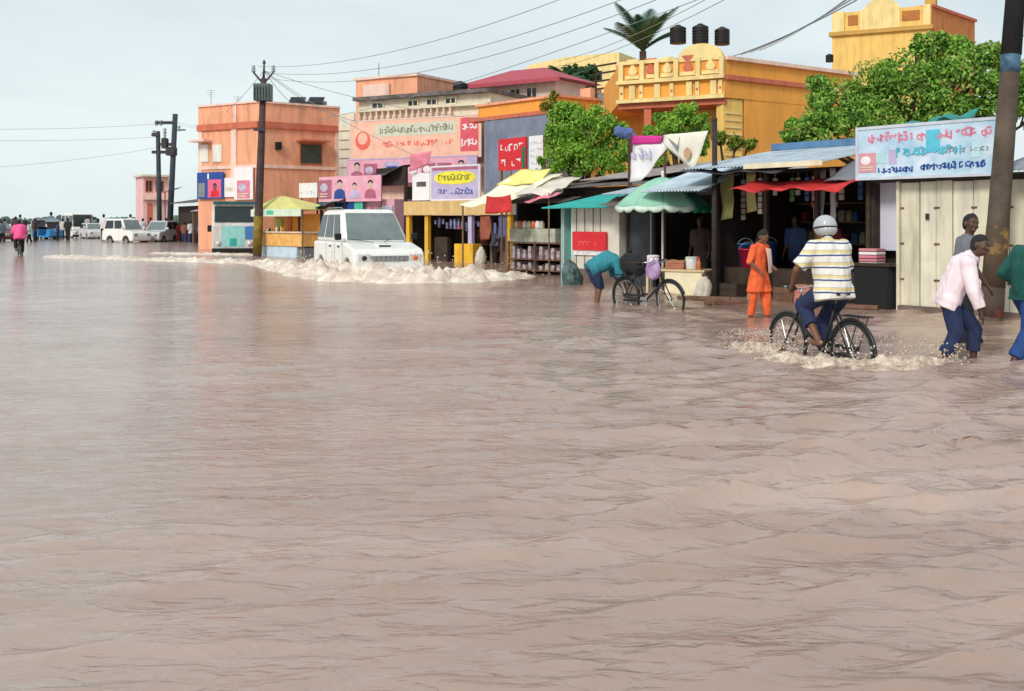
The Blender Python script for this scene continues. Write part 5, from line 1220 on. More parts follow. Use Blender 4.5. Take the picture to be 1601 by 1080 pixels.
# --- dark stall behind the parasol (968-1110)
FW = Fac(968, 25.2, 1112, 22.6); rW = FW.thing('stall', 'dark open stall behind the green parasol', 'stall'); Lw = FW.len
zw = FW.z(1040, 300)
MB().box(0, Lw, 2.4, 2.5, -.3, zw).box(0, .06, .2, 2.4, -.3, zw).box(Lw - .06, Lw, .2, 2.4, -.3, zw).build('wall', Mdark, rW)
MB().box(.06, .95, .25, .31, -.1, zw - .2).build('door', mat('dark_slate_door', (.035, .04, .048), .7, .3, 3), rW)
MB().box(.9, .94, .18, .23, -.3, zw).build('post', Mmetal, rW)
MB().corr(-.2, Lw + .2, -.35, zw - .02, 2.7, zw + .55).build('roof', Mtin, rW, solid=.008)
MB().box(1.3, Lw - .2, 1.0, 1.8, .6, .66).box(1.3, Lw - .2, 2.0, 2.3, 1.1, 1.15).build('shelf', Mdwood, rW)
m = MB()
for i in range(12): x = 1.35 + i * .14; m.box(x, x + .1, 1.2, 1.4, .665, .665 + rg.uniform(.1, .3))
m.build('packets', mat('dim_packets', (.12, .12, .07), .6, .8, 6, .1), rW)

# --- parasol
Y0 = 23.4; xP = wx(1036, Y0); o = thing('parasol', 'large green parasol with white scalloped edge over the vegetable table', 'parasol', (xP, Y0, 0), R(12))
GP = mat('green_parasol_cloth', (.035, .30, .19), .7, .2, 3, .15); GPlit = mat('lit_green_parasol_cloth', (.28, .56, .42), .7, .15, 3, .15)
zt_, zr_, rr = wz(276, Y0), wz(322, Y0), 1.06
NP = 10
for k in range(NP):
    m = MB(); a0_, a1_ = 2 * math.pi * k / NP, 2 * math.pi * (k + 1) / NP; nn = 6; kk = 6
    for i in range(nn + 1):
        f = i / nn
        for j in range(kk + 1):
            aa = a0_ + (a1_ - a0_) * j / kk; w_ = j / kk; rad = rr * f * (1 - .05 * math.sin(math.pi * w_) * f)
            z = zt_ - (zt_ - zr_) * (f ** 1.55) - .03 * math.sin(math.pi * w_) * f
            m.v.append((rad * math.cos(aa), rad * math.sin(aa), z))
    for i in range(nn):
        for j in range(kk): q = i * (kk + 1) + j; m.f.append((q, q + 1, q + kk + 2, q + kk + 1))
    ang = (a0_ + a1_) / 2 + R(12)
    pale = math.cos(ang - R(205)) > .1  # lit left side gets a lighter cloth and edging: light put into the colour
    pn = m.build('canopy_panel', GPlit if pale else GP, o, True, solid=.006)
    m = MB(); m.v = []; 
    for j in range(kk + 1):
        aa = a0_ + (a1_ - a0_) * j / kk; w_ = j / kk; rad = rr * (1 - .05 * math.sin(math.pi * w_)) + .004; z = zr_ - .03 * math.sin(math.pi * w_)
        m.v.append((rad * math.cos(aa), rad * math.sin(aa), z)); m.v.append((rad * 1.01 * math.cos(aa), rad * 1.01 * math.sin(aa), z - .07 - .06 * abs(math.sin(2 * math.pi * w_))))
    for j in range(kk): m.f.append((2 * j, 2 * j + 2, 2 * j + 3, 2 * j + 1))
    m.build('valance', mat('white_green_edging', (.60, .72, .64), .7, .2, 12) if pale else GP, o, True, solid=.005)
    m = MB(); m.cyl((0, 0, zt_ - .35), (rr * .62 * math.cos(a0_), rr * .62 * math.sin(a0_), zt_ - .26 - .06), .008, n=6); m.build('rib', Mmetal, o)
m = MB(); m.cyl((0, 0, -.3), (0, 0, zt_ + .08), .026); m.build('pole', mat('white_pole', (.7, .72, .72), .4), o, True)
m = MB(); m.ell((0, 0, zt_ + .09), .035); m.build('finial', Mwhites, o, True)
# table with goods
def ptbl(px0, px1, Y, zt_, m, label, legs=True, d=.7, name='table'):
    x0, x1 = wx(px0, Y), wx(px1, Y); o = thing(name, label, name.replace('_', ' '), (x0, Y, 0), R(-35)); Lx = (x1 - x0) * 1.15
    MB().box(0, Lx, 0, d, zt_ - .04, zt_).build('table_top', m, o)
    for x in (.02, Lx - .07):
        for y in (.02, d - .07): MB().box(x, x + .05, y, y + .05, -.3, zt_ - .04).build('leg', m, o)
    return o, Lx
tb, Lx = ptbl(1008, 1096, 22.7, .50, mat('pale_wood', (.62, .48, .30), .7, .2, 4, .2), 'pale wooden table under the green parasol')
MB().box(.45, Lx - .05, .03, .62, -.15, .458).build('cabinet', mat('cream_cabinet', (.78, .70, .48), .7, .15, 3, .1), tb)
ca, sa_ = math.cos(R(-35)), math.sin(R(-35))
def ont(x, y, z): return (tb.location.x + x * ca - y * sa_, tb.location.y + x * sa_ + y * ca, z)
def crate(label, loc, rot, sx_, sy_, h, m, fill=None, group=None, cat='crate', name='crate'):
    o = thing(name, label, cat, loc, rot, group); t_ = .015; b = MB()
    b.box(0, sx_, 0, sy_, 0, t_)
    for k in range(3):
        za, zb_ = t_ + k * (h - t_) / 3 + .006, t_ + (k + 1) * (h - t_) / 3
        b.box(0, sx_, 0, t_, za, zb_).box(0, sx_, sy_ - t_, sy_, za, zb_).box(0, t_, t_ + .001, sy_ - t_ - .001, za, zb_).box(sx_ - t_, sx_, t_ + .001, sy_ - t_ - .001, za, zb_)
    for x in (.016, sx_ - .04):
        for y in (.016, sy_ - .04): b.box(x, x + .024, y, y + .024, t_, h)
    b.build('slats', m, o)
    if fill:
        f = MB()
        for i in range(int(sx_ / .055)):
            for j in range(int(sy_ / .055)): f.ell((.035 + i * .055 + rg.uniform(-.006, .006), .035 + j * .055, h - .02 + rg.uniform(-.01, .02)), .03, nu=8, nv=6)
        q = f.build('produce', fill, o, True); q['kind'] = 'stuff'
    return o
crate('wooden crate of brown goods in the middle of the parasol table', ont(.42, .1, .50), R(-35), .42, .35, .17, mat('red_brown_wood', (.40, .16, .09), .7, .3, 5), mat('brown_goods', (.45, .22, .10), .6))
for i, (x, y, m_, lb, h) in enumerate(((.12, .15, Mwhites, 'white tub at the left end of the parasol table', .3), (.98, .2, mat('cloudy_plastic', (.66, .66, .62), .35), 'cloudy plastic canister at the right end of the parasol table', .28))):
    o = thing('tub' if i == 0 else 'canister', lb, 'tub' if i == 0 else 'canister', ont(x, y, .50), 0)
    MB().lathe([(.11, 0), (.12, .02), (.13, h * .8), (.125, h * .82)], n=18).build('body', m_, o, True); MB().lathe([(.135, h * .82), (.135, h * .9), (.1, h * .95)], n=18).build('lid', m_, o)
o = thing('bottle', 'amber oil bottle beside the cloudy canister', 'bottle', ont(1.18, .12, .50)); MB().lathe([(.035, 0), (.04, .01), (.04, .15), (.015, .2), (.015, .24)], n=12).build('body', AMB, o, True); MB().lathe([(.018, .24), (.018, .265)], n=10).build('cap', Mred, o)
# low planks and rubble edge in front
for i, (px, Y, ln, ro, lb) in enumerate(((1100, 20.6, 1.0, -20, 'long dark plank lying in the water before the parasol table'), (1135, 19.6, .8, 12, 'short dark plank lying in the water left of the woman in orange'), (1330, 18.6, .9, -30, 'dark beam lying at the foot of the dark shop right of the cyclist'))):
    o = MB().box(-ln / 2, ln / 2, -.06, .06, -.02, .05).box(-ln / 2 + .1, -ln / 2 + .16, -.1, .1, -.06, .045).build('plank', Mrust, None, bevel=.01, loc=(wx(px, Y), Y, .02)); o.rotation_euler = (0, 0, R(ro)); tag(o, lb, 'plank')

# --- big dark shop
FS = Fac(1110, 22.0, 1357, 19.0); rS = FS.thing('shop', 'long dark open-fronted shop under the blue and white tin roof', 'shop'); Ls = FS.len
zs = FS.z(1300, 262)
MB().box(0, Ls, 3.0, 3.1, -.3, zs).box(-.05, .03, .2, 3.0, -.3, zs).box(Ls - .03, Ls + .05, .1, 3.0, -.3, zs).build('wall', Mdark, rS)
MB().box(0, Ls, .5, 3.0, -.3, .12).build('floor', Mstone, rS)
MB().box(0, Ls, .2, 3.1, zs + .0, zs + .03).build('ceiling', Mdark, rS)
MB().corr(-.2, Ls - .55, -.55, FS.z(1250, 258), 2.2, FS.z(1250, 258) + .48).build('roof', Mtin, rS, solid=.008)
MB().box(-.2, Ls - .5, 2.1, 2.25, FS.z(1250, 258) + .48, FS.z(1250, 258) + .62).build('ridge', Mtinb, rS)
MB().box(FS.u(1195), Ls - .52, -.60, -.57, FS.z(1250, 263), FS.z(1250, 255)).build('fascia', mat('cream_batten', (.78, .70, .50), .7, .2, 3), rS)
MB().corr(-1.3, .4, -.75, FS.z(1110, 299), 1.0, FS.z(1110, 258)).build('lean_to_roof', mat('bluish_white_tin', (.55, .66, .74), .45, .25, 2, .1, metal=.2, streak=.5), rS, solid=.008)
for u in (0.05, Ls * .36, Ls * .68, Ls - .08): MB().box(u, u + .08, .05, .13, -.3, zs).build('post', Mdwood, rS)
MB().box(.1, Ls - .1, .3, .9, .50, .56).box(.1, Ls - .1, .3, .36, .1, .5).build('counter', Mdwood, rS)
for z in (1.0, 1.45, 1.85): MB().box(.1, Ls - .1, 2.6, 2.98, z, z + .03).build('shelf', Mwood, rS)
cols_ = [(.35, .05, .04), (.05, .12, .3), (.5, .4, .1), (.1, .25, .08), (.45, .4, .35), (.4, .12, .25)]
m_ = [mat('goods_%s' % n, c, .5, .3, 8, .05) for n, c in zip(('red', 'blue', 'yellow', 'green', 'cream', 'pink'), cols_)]
for z in (1.03, 1.48):
    for i in range(20):
        if rg.random() < .25: continue
        x = .2 + i * (Ls - .5) / 20; b = MB(); hh = rg.uniform(.15, .34); ww = rg.uniform(.05, .08)
        b.lathe([(ww, 0), (ww * 1.05, .02), (ww, hh * .75), (ww * .5, hh * .9), (ww * .5, hh)], n=10) if i % 2 else b.box(-ww, ww, -ww, ww, 0, hh)
        q = FS.p0 + FS.d * x + Vector((-FS.d.y, FS.d.x)) * 2.75; o = b.build('packet' if i % 2 == 0 else 'jar', m_[rg.randrange(6)], None, loc=(q.x, q.y, z)); o.rotation_euler = (0, 0, FS.rot)
        tag(o, 'dim jar or packet on the back shelves of the dark shop', 'packet' if i % 2 == 0 else 'jar', 'goods on the back shelves')
# hanging strips
for i in range(14):
    x = .35 + i * (Ls - .7) / 14; zz = zs - .02; ln = rg.uniform(.35, .95); b = MB(); y = rg.uniform(.25, .8)
    for k in range(int(ln / .12)): b.box(x - .05, x + .05, y, y + .03, zz - .1 - k * .12 - .10, zz - .1 - k * .12)
    b.box(x - .004, x + .004, y + .01, y + .02, zz - .1, zz)
    o = b.build('packet_strip', m_[(i * 5 + 2) % 6] if i % 3 else mat('goods_cream', (.45, .4, .35)), None); o.location = FS.loc; o.rotation_euler = (0, 0, FS.rot); tag(o, 'strip of small packets hanging from the ceiling of the dark shop', 'packet strip', 'packet strips hung in the dark shop')
MB().sheet((FS.u(1192), -.95, FS.z(1250, 296)), (Ls + .05, -.9, FS.z(1250, 300)), (Ls + .0, .1, FS.z(1250, 281)), (FS.u(1205), .1, FS.z(1250, 278)), 22, 6, .04, .05, 4).build('cloth', Mredc, None, True, solid=.008)
o = C.objects[-1]; o.location = FS.loc; o.rotation_euler = (0, 0, FS.rot); o.name = 'awning'; tag(o, 'dull red cloth awning stretched below the tin roof of the dark shop', 'awning')
# goods at the front of dark shop
def onS(px, off, z): q = FS.p0 + FS.d * FS.u(px) - Vector((-FS.d.y, FS.d.x)) * off; return (q.x, q.y, z)
def bucket(label, loc, r0, h, m):
    o = thing('bucket', label, 'bucket', loc); MB().lathe([(r0 * .75, 0), (r0, h), (r0 * 1.06, h), (r0 * 1.06, h + .02), (r0 * .95, h + .02), (r0 * .72, .03)], n=20).build('body', m, o, True)
    MB().torus((0, 0, h * .9), r0, .006, n=16, m=6, a0=10, a1=170).build('handle', Mmetal, o, True); return o
bucket('crimson bucket on the counter at the left end of the dark shop', onS(1146, -.45, .56), .19, .36, mat('crimson_plastic', (.60, .02, .08), .35))
bucket('blue basin stacked behind the crimson bucket', onS(1133, -.62, .56), .17, .46, mat('blue_plastic', (.02, .15, .40), .35))
bucket('dark blue bucket right of the crimson bucket', onS(1165, -.72, .56), .16, .5, mat('navy_plastic', (.02, .06, .20), .35))
sk = MB(); sk.ell((0, 0, .2), (.16, .13, .2)).ell((0, 0, .36), (.08, .08, .08))
tg = thing('sack', 'yellow sack standing on the shop counter behind the handlebar', 'sack', onS(1236, -.5, .56)); blob('cloth', sk, mat('yellow_sack', (.52, .36, .10), .8, .3, 6, .2), tg, .018, 2, .02, 2, 8); MB().cyl((0, 0, .38), (0, 0, .46), .03, .05).build('tie', Mwood, tg)
for i, (px, off, z, c, lb) in enumerate(((1222, .25, -.12, Mrust, 'rust brown crate half sunk at the shop front, left of the cyclist'), (1246, .2, -.08, mat('pink_crate', (.5, .2, .16), .6), 'faded pink crate before the dark shop behind the handlebar'), (1345, .15, .28, mat('rose_crate', (.5, .14, .14), .6), 'rose crate stacked right of the cyclist'), (1345, .16, -.12, Mdwood, 'dark crate under the rose crate right of the cyclist'), (1130, .1, -.12, Mdwood, 'dark crate in the water below the crimson bucket'))):
    crate(lb, onS(px, off, z), FS.rot, .45, .35, .38, c, mat('brown_goods', (.45, .22, .10)) if i in (1,) else None)
o = thing('cloth_stack', 'pile of folded pink and white cloth on the rose crate right of the cyclist', 'cloth stack', onS(1346, .12, .665), FS.rot)
for k in range(6):
    MB().box(0.02, .38, .02, .3, k * .06, k * .06 + .052).build('folded_cloth', [Mpinkc, Mwhites, mat('rose_cloth', (.55, .22, .25), .8)][k % 3], o, bevel=.015)

# --- shutter shop at the right
FX = Fac(1357, 19.0, 1570, 17.0); rX = FX.thing('shop', 'shop with tall cream plank shutters under the long painted sign', 'shop')
u0 = FX.u(1408); Lx_ = 7.0; zx = FX.z(1408, 284)
PLK = [mat('cream_shutter', (.70, .65, .50), .7, .12, 2.5, .12, streak=.75), mat('ivory_shutter', (.76, .71, .58), .7, .12, 2.5, .12, streak=.6)]
MB().box(u0, Lx_, .12, 3, -.3, zx + .1).build('wall', mat('grey_white_wall', (.45, .43, .40), .8, .2, 2, .1), rX)
x = u0; k = 0
while x < Lx_ - .3:
    w_ = .30 if k % 3 else .36; MB().box(x + .008, x + w_ - .008, .0 + .012 * (k % 2), .118, .07, zx - .02 + .01 * (k % 3)).build('shutter_plank', PLK[k % 2], rX, bevel=.006)
    if k % 2 == 0:
        for z in (.5, 1.1, 1.7): MB().box(x - .03, x + .07, -.012, -.001, z, z + .03).build('hinge', Mrust, rX)
    if k % 3 == 1:
        MB().box(x + w_ / 2 - .03, x + w_ / 2 + .03, -.02, -.001, 1.02 + .5 * (k % 2), 1.12 + .5 * (k % 2)).build('latch', Mdwood, rX)
    x += w_; k += 1
MB().box(u0 - .02, Lx_, -.06, .118, -.3, .068).build('sill', Mstone, rX)
MB().box(u0 - .05, u0 - .001, -.05, .2, -.3, zx).build('post', PLK[1], rX)
MB().box(.0, Lx_, -.05, .2, zx + .0, zx + .06).build('lintel', Mdwood, rX)
# lavender panel and dark table left of shutters
MB().box(.02, u0 - .06, .3, .36, FX.z(1380, 392), zx).build('panel', mat('lavender_white_panel', (.62, .62, .74), .6, .1, 2, .05), rX)
MB().box(.0, .05, .28, .38, -.3, zx).build('jamb', mat('pale_pink_post', (.66, .52, .50), .7), rX)
MB().box(-.1, u0 - .06, .5, 2, -.3, FX.z(1380, 394)).build('base', Mdark, rX)
ob = thing('table', 'black table standing below the lavender panel left of the shutters', 'table', (*(FX.p0 - FX.d * .15 - Vector((-FX.d.y, FX.d.x)) * .25), 0), FX.rot)
MB().box(0, u0 + .1, 0, .5, .72, .77).build('table_top', Mdwood, ob); MB().box(.03, u0 + .05, .02, .48, .0, .7).build('cloth_skirt', mat('black_skirt', (.012, .012, .014), .9), ob)
# sign
SGN = mat('pale_blue_sign', (.34, .58, .78), .45, .12, 2.6, .03, col2=(.66, .76, .86))
o, W_, H_, y_ = board('sign', 'long pale blue shop sign with pink and dark blue lettering above the shutters', FX, 1357, 1572, 205, 278, SGN, off=.22, ref=1357, frame=mat('sign_edge', (.55, .60, .68), .5))
tq = mat('turquoise_print', (.10, .50, .66), .5, .2, 3, .02); rp = mat('rose_red_print', (.70, .20, .30), .5)
text(o, .2, W_ * .52, H_ * .68, H_ * .93, y_, 9, rp, w=.17); text(o, W_ * .6, W_ * .97, H_ * .68, H_ * .93, y_, 8, rp, w=.17)
patch(o, W_ * .52, W_ * .62, H_ * .45, H_ * .9, y_, tq); text(o, W_ * .30, W_ * .8, H_ * .38, H_ * .6, y_ - .008, 11, tq, w=.16)
text(o, W_ * .16, W_ * .42, H_ * .06, H_ * .22, y_, 8, Mblue, w=.2); text(o, W_ * .48, W_ * .93, H_ * .08, H_ * .26, y_, 13, Mblue, w=.2)
portrait(o, W_ * .08, H_ * .1, H_ * .45, y_ - .002, mat('pink_portrait', (.65, .3, .36), .6)); text(o, W_ * .62, W_ * .95, H_ * .4, H_ * .55, y_, 10, Mmetal, w=.14)
patch(o, W_ * .14, W_ * .22, H_ * .28, H_ * .5, y_, mat('aqua_print', (.45, .68, .72), .5)); patch(o, W_ * .24, W_ * .30, H_ * .25, H_ * .55, y_, LILAC); patch(o, W_ * .84, W_ * .9, H_ * .3, H_ * .62, y_, mat('aqua_print', (.45, .68, .72)))
ot = FX.thing('tarp', 'dark teal tarp draped along the top of the long painted sign', 'tarp')
MB().sheet((-.15, -.18, FX.z(1357, 213)), (FX.u(1500), -.16, FX.z(1357, 200)), (FX.u(1500), .7, FX.z(1357, 186)), (-.2, .7, FX.z(1357, 198)), 30, 8, .0, .11, 6).build('sheet', Mtealt, ot, True, solid=.01)
ot2 = MB().sheet((FS.u(1300), -.2, FS.z(1320, 285)), (Ls + .1, -.1, FS.z(1320, 278)), (Ls + .05, .6, FS.z(1320, 220)), (FS.u(1318), .7, FS.z(1320, 232)), 14, 10, .03, .06, 11).build('tarp', Mtarpg, None, True, solid=.01); ot2.location = FS.loc; ot2.rotation_euler = (0, 0, FS.rot); tag(ot2, 'grey blue tarp sloping between the tin roof and the painted sign', 'tarp')
orf = FX.thing('shed_roof', 'grey tin roof corner beyond the big pole at the right edge', 'roof')
MB().corr(FX.u(1577), Lx_, -.5, FX.z(1577, 268), 2.5, FX.z(1577, 195)).build('sheet', mat('grey_tin', (.26, .27, .31), .55, .3, 2, .1), orf, solid=.01)
MB().box(FX.u(1577) + .03, FX.u(1577) + .1, -.3, -.24, zx + .07, FX.z(1577, 268) + .03).build('bracket', Mrust, orf)

# more stock, cloth and people along the fronts
def bag(label, loc, r_, h, m, seed, name='sack'):
    sk = MB(); sk.ell((0, 0, h * .45), (r_, r_ * .8, h * .5)).ell((r_ * .2, 0, h * .3), (r_, r_ * .85, h * .33)).ell((0, 0, h * .82), (r_ * .5, r_ * .45, h * .2))
    t = thing(name, label, name, loc, seed * .7); blob('cloth', sk, m, t, .02, 3, .025, seed, 7); MB().cyl((0, 0, h * .92), (0, 0, h * 1.1), .03, .06).build('tie', Mwood, t)
JUTE = mat('jute_sack_cloth', (.30, .20, .11), .9, .3, 8, .4); PALES = mat('pale_sack_cloth', (.58, .54, .46), .85, .2, 6, .3)
bag('jute sack standing at the shop front between the woman in orange and the handlebar', onS(1213, .55, -.1), .17, .55, JUTE, 3)
bag('pale sack slumped at the foot of the thin dark post', onS(1120, .35, -.1), .17, .5, PALES, 4)
bag('pale sack leaning on the lilac pillar of the yellow kiosk', (*(FY.p0 + FY.d * FY.u(748) + Vector((.1, -.4)))[:], -.1), .2, .7, PALES, 5)
bag('jute sack beside the racks of the snack stall', (*(FN.p0 + FN.d * (FN.len + .12) + Vector((.0, -.25)))[:], -.1), .18, .62, JUTE, 6)
FSn = Vector((-FS.d.y, FS.d.x))
def hung(label, fac, px, off, ztop, w_, h_, m, seed):
    q = fac.p0 + fac.d * fac.u(px) - Vector((-fac.d.y, fac.d.x)) * off
    o = MB().sheet((0, 0, -h_), (w_, 0, -h_ * .95), (w_, .02, 0), (0, .02, 0), 8, 10, 0, .04, seed).build('hanging_cloth', m, None, True, solid=.008, loc=(q.x, q.y, ztop)); o.rotation_euler = (0, 0, fac.rot); tag(o, label, 'cloth')
hung('olive cloth hanging in the opening right of the thin dark post', FS, 1121, -.12, zs, .32, .95, mat('olive_cloth', (.20, .19, .07), .85), 21)
hung('pale yellow cloth hanging behind the woman in orange', FS, 1150, -.3, zs, .26, .8, mat('straw_cloth', (.42, .36, .14), .85), 22)
hung('grey striped cloth hanging above the cyclist in the dark shop', FS, 1262, -.2, zs, .24, 1.0, mat('ash_cloth', (.26, .27, .32), .85), 23)
hung('white cloth strip hanging right of the grey striped cloth', FS, 1284, -.25, zs, .12, 1.1, mat('chalk_cloth', (.5, .5, .54), .85), 24)
hung('rust cloth hanging in the yellow kiosk near the blue shirted man', FY, 752, .05, zf0, .5, .9, mat('rust_cloth', (.30, .09, .05), .85), 25)
hung('blue cloth hanging at the right pillar of the yellow kiosk', FY, 781, .05, zf0, .3, .8, mat('denim_cloth', (.08, .12, .28), .85), 26)
MB().sheet((-.2, -.75, FS.z(1110, 268)), (2.3, -.7, FS.z(1250, 268)), (2.3, -.2, FS.z(1250, 259)), (-.2, -.2, FS.z(1110, 262)), 20, 6, .10, .05, 14).build('tarp', mat('charcoal_tarp', (.05, .05, .06)), None, True, solid=.01, loc=FS.loc); o = C.objects[-1]; o.rotation_euler = (0, 0, FS.rot); tag(o, 'sagging charcoal tarp under the eave of the blue and white tin roof', 'tarp')
MB().sheet((-.1, -.6, zw - .28), (1.1, -.6, zw - .22), (1.2, .3, zw + .0), (-.1, .3, zw - .02), 12, 6, .08, .05, 15).build('tarp', mat('brown_tarp', (.14, .10, .08), .8), None, True, solid=.01, loc=FW.loc); o = C.objects[-1]; o.rotation_euler = (0, 0, FW.rot); tag(o, 'brown tarp sagging between the teal roof and the green parasol', 'tarp')
for lb, fac, px, off, sh, sc_, ro in (('shopkeeper in a dark maroon shirt behind the counter, left of the cyclist', FS, 1243, -1.2, cl('maroon_shirt', (.18, .03, .04)), 1.0, 200), ('customer in a dim blue shirt inside the dark shop behind the woman in orange', FS, 1168, -1.5, cl('dim_blue_shirt', (.05, .08, .2)), 1.0, 230), ('vendor in a dim brown shirt standing behind the parasol table', FW, 1064, -.6, cl('brown_shirt', (.07, .035, .035)), .98, 240)):
    q = fac.p0 + fac.d * fac.u(px) - Vector((-fac.d.y, fac.d.x)) * off
    person(lb, (q.x, q.y, -.1), R(ro), stand(.05), SK2, sh, .5, BLKC, .95, scale=sc_, group='shopkeepers and customers under the roofs')

# ------------------------------------------------------------------ banner on poles, blue thing
FBn = Fac(985, 25.6, 1116, 23.2)
ob = FBn.thing('banner', 'torn white banner with a magenta corner strung above the tin roofs', 'banner')
zb = lambda px, py: FBn.z(px, py)
m = MB(); m.sheet((FBn.u(986), 0, zb(986, 285)), (FBn.u(1003), .02, zb(1003, 282)), (FBn.u(1050), 0, zb(1050, 222)), (FBn.u(988), 0, zb(988, 222)), 10, 8, 0, .03, 1); m.build('cloth', Mwhites, ob, True, solid=.006)
m = MB(); m.sheet((FBn.u(1036), .0, zb(1036, 222)), (FBn.u(1083), .03, zb(1083, 270)), (FBn.u(1108), 0, zb(1108, 204)), (FBn.u(1036), 0, zb(1036, 211)), 10, 8, 0, .03, 2); m.build('cloth', mat('cream_banner', (.80, .76, .66), .6, .1, 3), ob, True, solid=.006)
m = MB(); m.sheet((FBn.u(988), -.015, zb(988, 226)), (FBn.u(1034), -.015, zb(1034, 224)), (FBn.u(1036), -.015, zb(1036, 212)), (FBn.u(990), -.015, zb(990, 212)), 6, 3, 0, .01, 2); m.build('magenta_strip', mat('magenta_print', (.62, .03, .28), .6), ob, True, solid=.006)
g_ = MB(); glyphs(g_, FBn.u(990), FBn.u(1020), zb(1000, 250), zb(1000, 230), -.07, 4, rg, .16); g_.build('lettering', LILAC, ob)
g_ = MB(); g_.prism([(FBn.u(1078) + .11 * math.cos(t_), -.08, zb(1078, 240) + .13 * math.sin(t_)) for t_ in [i * math.pi / 8 for i in range(16)]], (0, .02, 0)); g_.build('printed_mark', mat('tan_print', (.55, .33, .20), .6), ob)
g_ = MB(); g_.prism([(FBn.u(1048), -.07, zb(1048, 216)), (FBn.u(1062), -.07, zb(1062, 236)), (FBn.u(1066), -.07, zb(1066, 214)), (FBn.u(1063), -.07, zb(1063, 228))], (0, .02, 0)); g_.build('printed_mark', Mmetal, ob)
for px, pt in ((984, 208), (1037, 205)):
    MB().cyl((FBn.u(px), .05, 0), (FBn.u(px), .05, zb(px, pt)), .028).build('pole', mat('brown_pole', (.10, .035, .02), .8), ob, True)
sp = thing('folded_umbrella', 'blue and mauve cloth bundle on the pole tip left of the torn banner', 'cloth bundle', (wx(975, 25.8), 25.8, wz(215, 25.8)))
m = MB(); m.ell((0, 0, .12), (.26, .15, .13)).ell((-.12, 0, .2), (.12, .12, .07)).ell((.16, 0, .05), (.15, .1, .1)); blob('cloth', m, mat('slate_blue_cloth', (.10, .16, .36), .8, .4, 5, .2), sp, .02, 2, .03, 3, 8)
MB().cyl((.13, 0, -wz(215, 25.8)), (.13, 0, .1), .03).build('pole', Mdwood, sp, True)

# ------------------------------------------------------------------ poles
def big_pole():
    Y0 = 16.4; zb0 = -.3; base = Vector((wx(1549, Y0), Y0, 0)); top = Vector((wx(1592, Y0), Y0 + .1, wz(0, Y0))); d = (top - base) / top.z; T = base + d * 8.2
    o = thing('utility_pole', 'massive leaning utility pole at the right edge with yellow and red paint below', 'utility pole', (base.x, base.y, 0))
    def P(z): q = base + d * z; return (q.x - base.x, q.y - base.y, z)
    r = lambda z: .172 - .009 * z
    m = MB(); m.tube([P(z) for z in (-.4, 0, 1, 2, 3, 4, 5, 6, 8.2)], [r(z) for z in (-.4, 0, 1, 2, 3, 4, 5, 6, 8.2)], 18); m.build('shaft', Mconc, o, True)
    for z0, z1, mm, nm in ((.05, .42, mat('flaking_red_paint', (.11, .07, .055), .8, .4, 3, .3, col2=(.42, .09, .05)), 'red_band'), (.50, 1.42, mat('flaking_yellow_paint', (.12, .08, .05), .8, .4, 2.2, .3, col2=(.50, .27, .05)), 'yellow_band'), (wz(112, 16.4), wz(84, 16.4), mat('blue_wrap', (.015, .08, .18), .6, .5, 6, .2, col2=(.1, .2, .3)), 'blue_wrap')):
        m = MB(); m.tube([P(z0), P((z0 + z1) / 2), P(z1)], [r(z0) + .004, r((z0 + z1) / 2) + .004, r(z1) + .004], 18); m.build(nm, mm, o, True)
    m = MB(); m.tube([P(wz(84, 16.4) + .004), P(8.2)], [r(3.9) + .012, r(8.2) + .012], 18); m.build('tar_coat', mat('tar_black', (.02, .02, .022), .8, .4, 4, .2), o, True)
    q = P(7.6); m = MB(); m.box(q[0] - .9, q[0] + .9, q[1] - .3, q[1] - .2, 7.55, 7.68); m.build('crossarm', Mrust, o)
    for x in (-.8, -.4, .4, .8): m = MB(); m.lathe([(.04, 0), (.06, .04), (.04, .08), (.05, .13), (.02, .17)], (q[0] + x, q[1] - .25, 7.68), n=10); m.build('insulator', Mwhites, o, True)
    return base + Vector(P(7.75)), base + Vector(P(5.6))
T1, T1b = big_pole()
for nm, a_, b_ in (('flaking_yellow_paint', .54, .72), ('flaking_red_paint', .52, .72)):
    r = [n for n in _M[nm].node_tree.nodes if n.type == 'VALTORGB'][0]; r.color_ramp.elements[0].position = a_; r.color_ramp.elements[1].position = b_
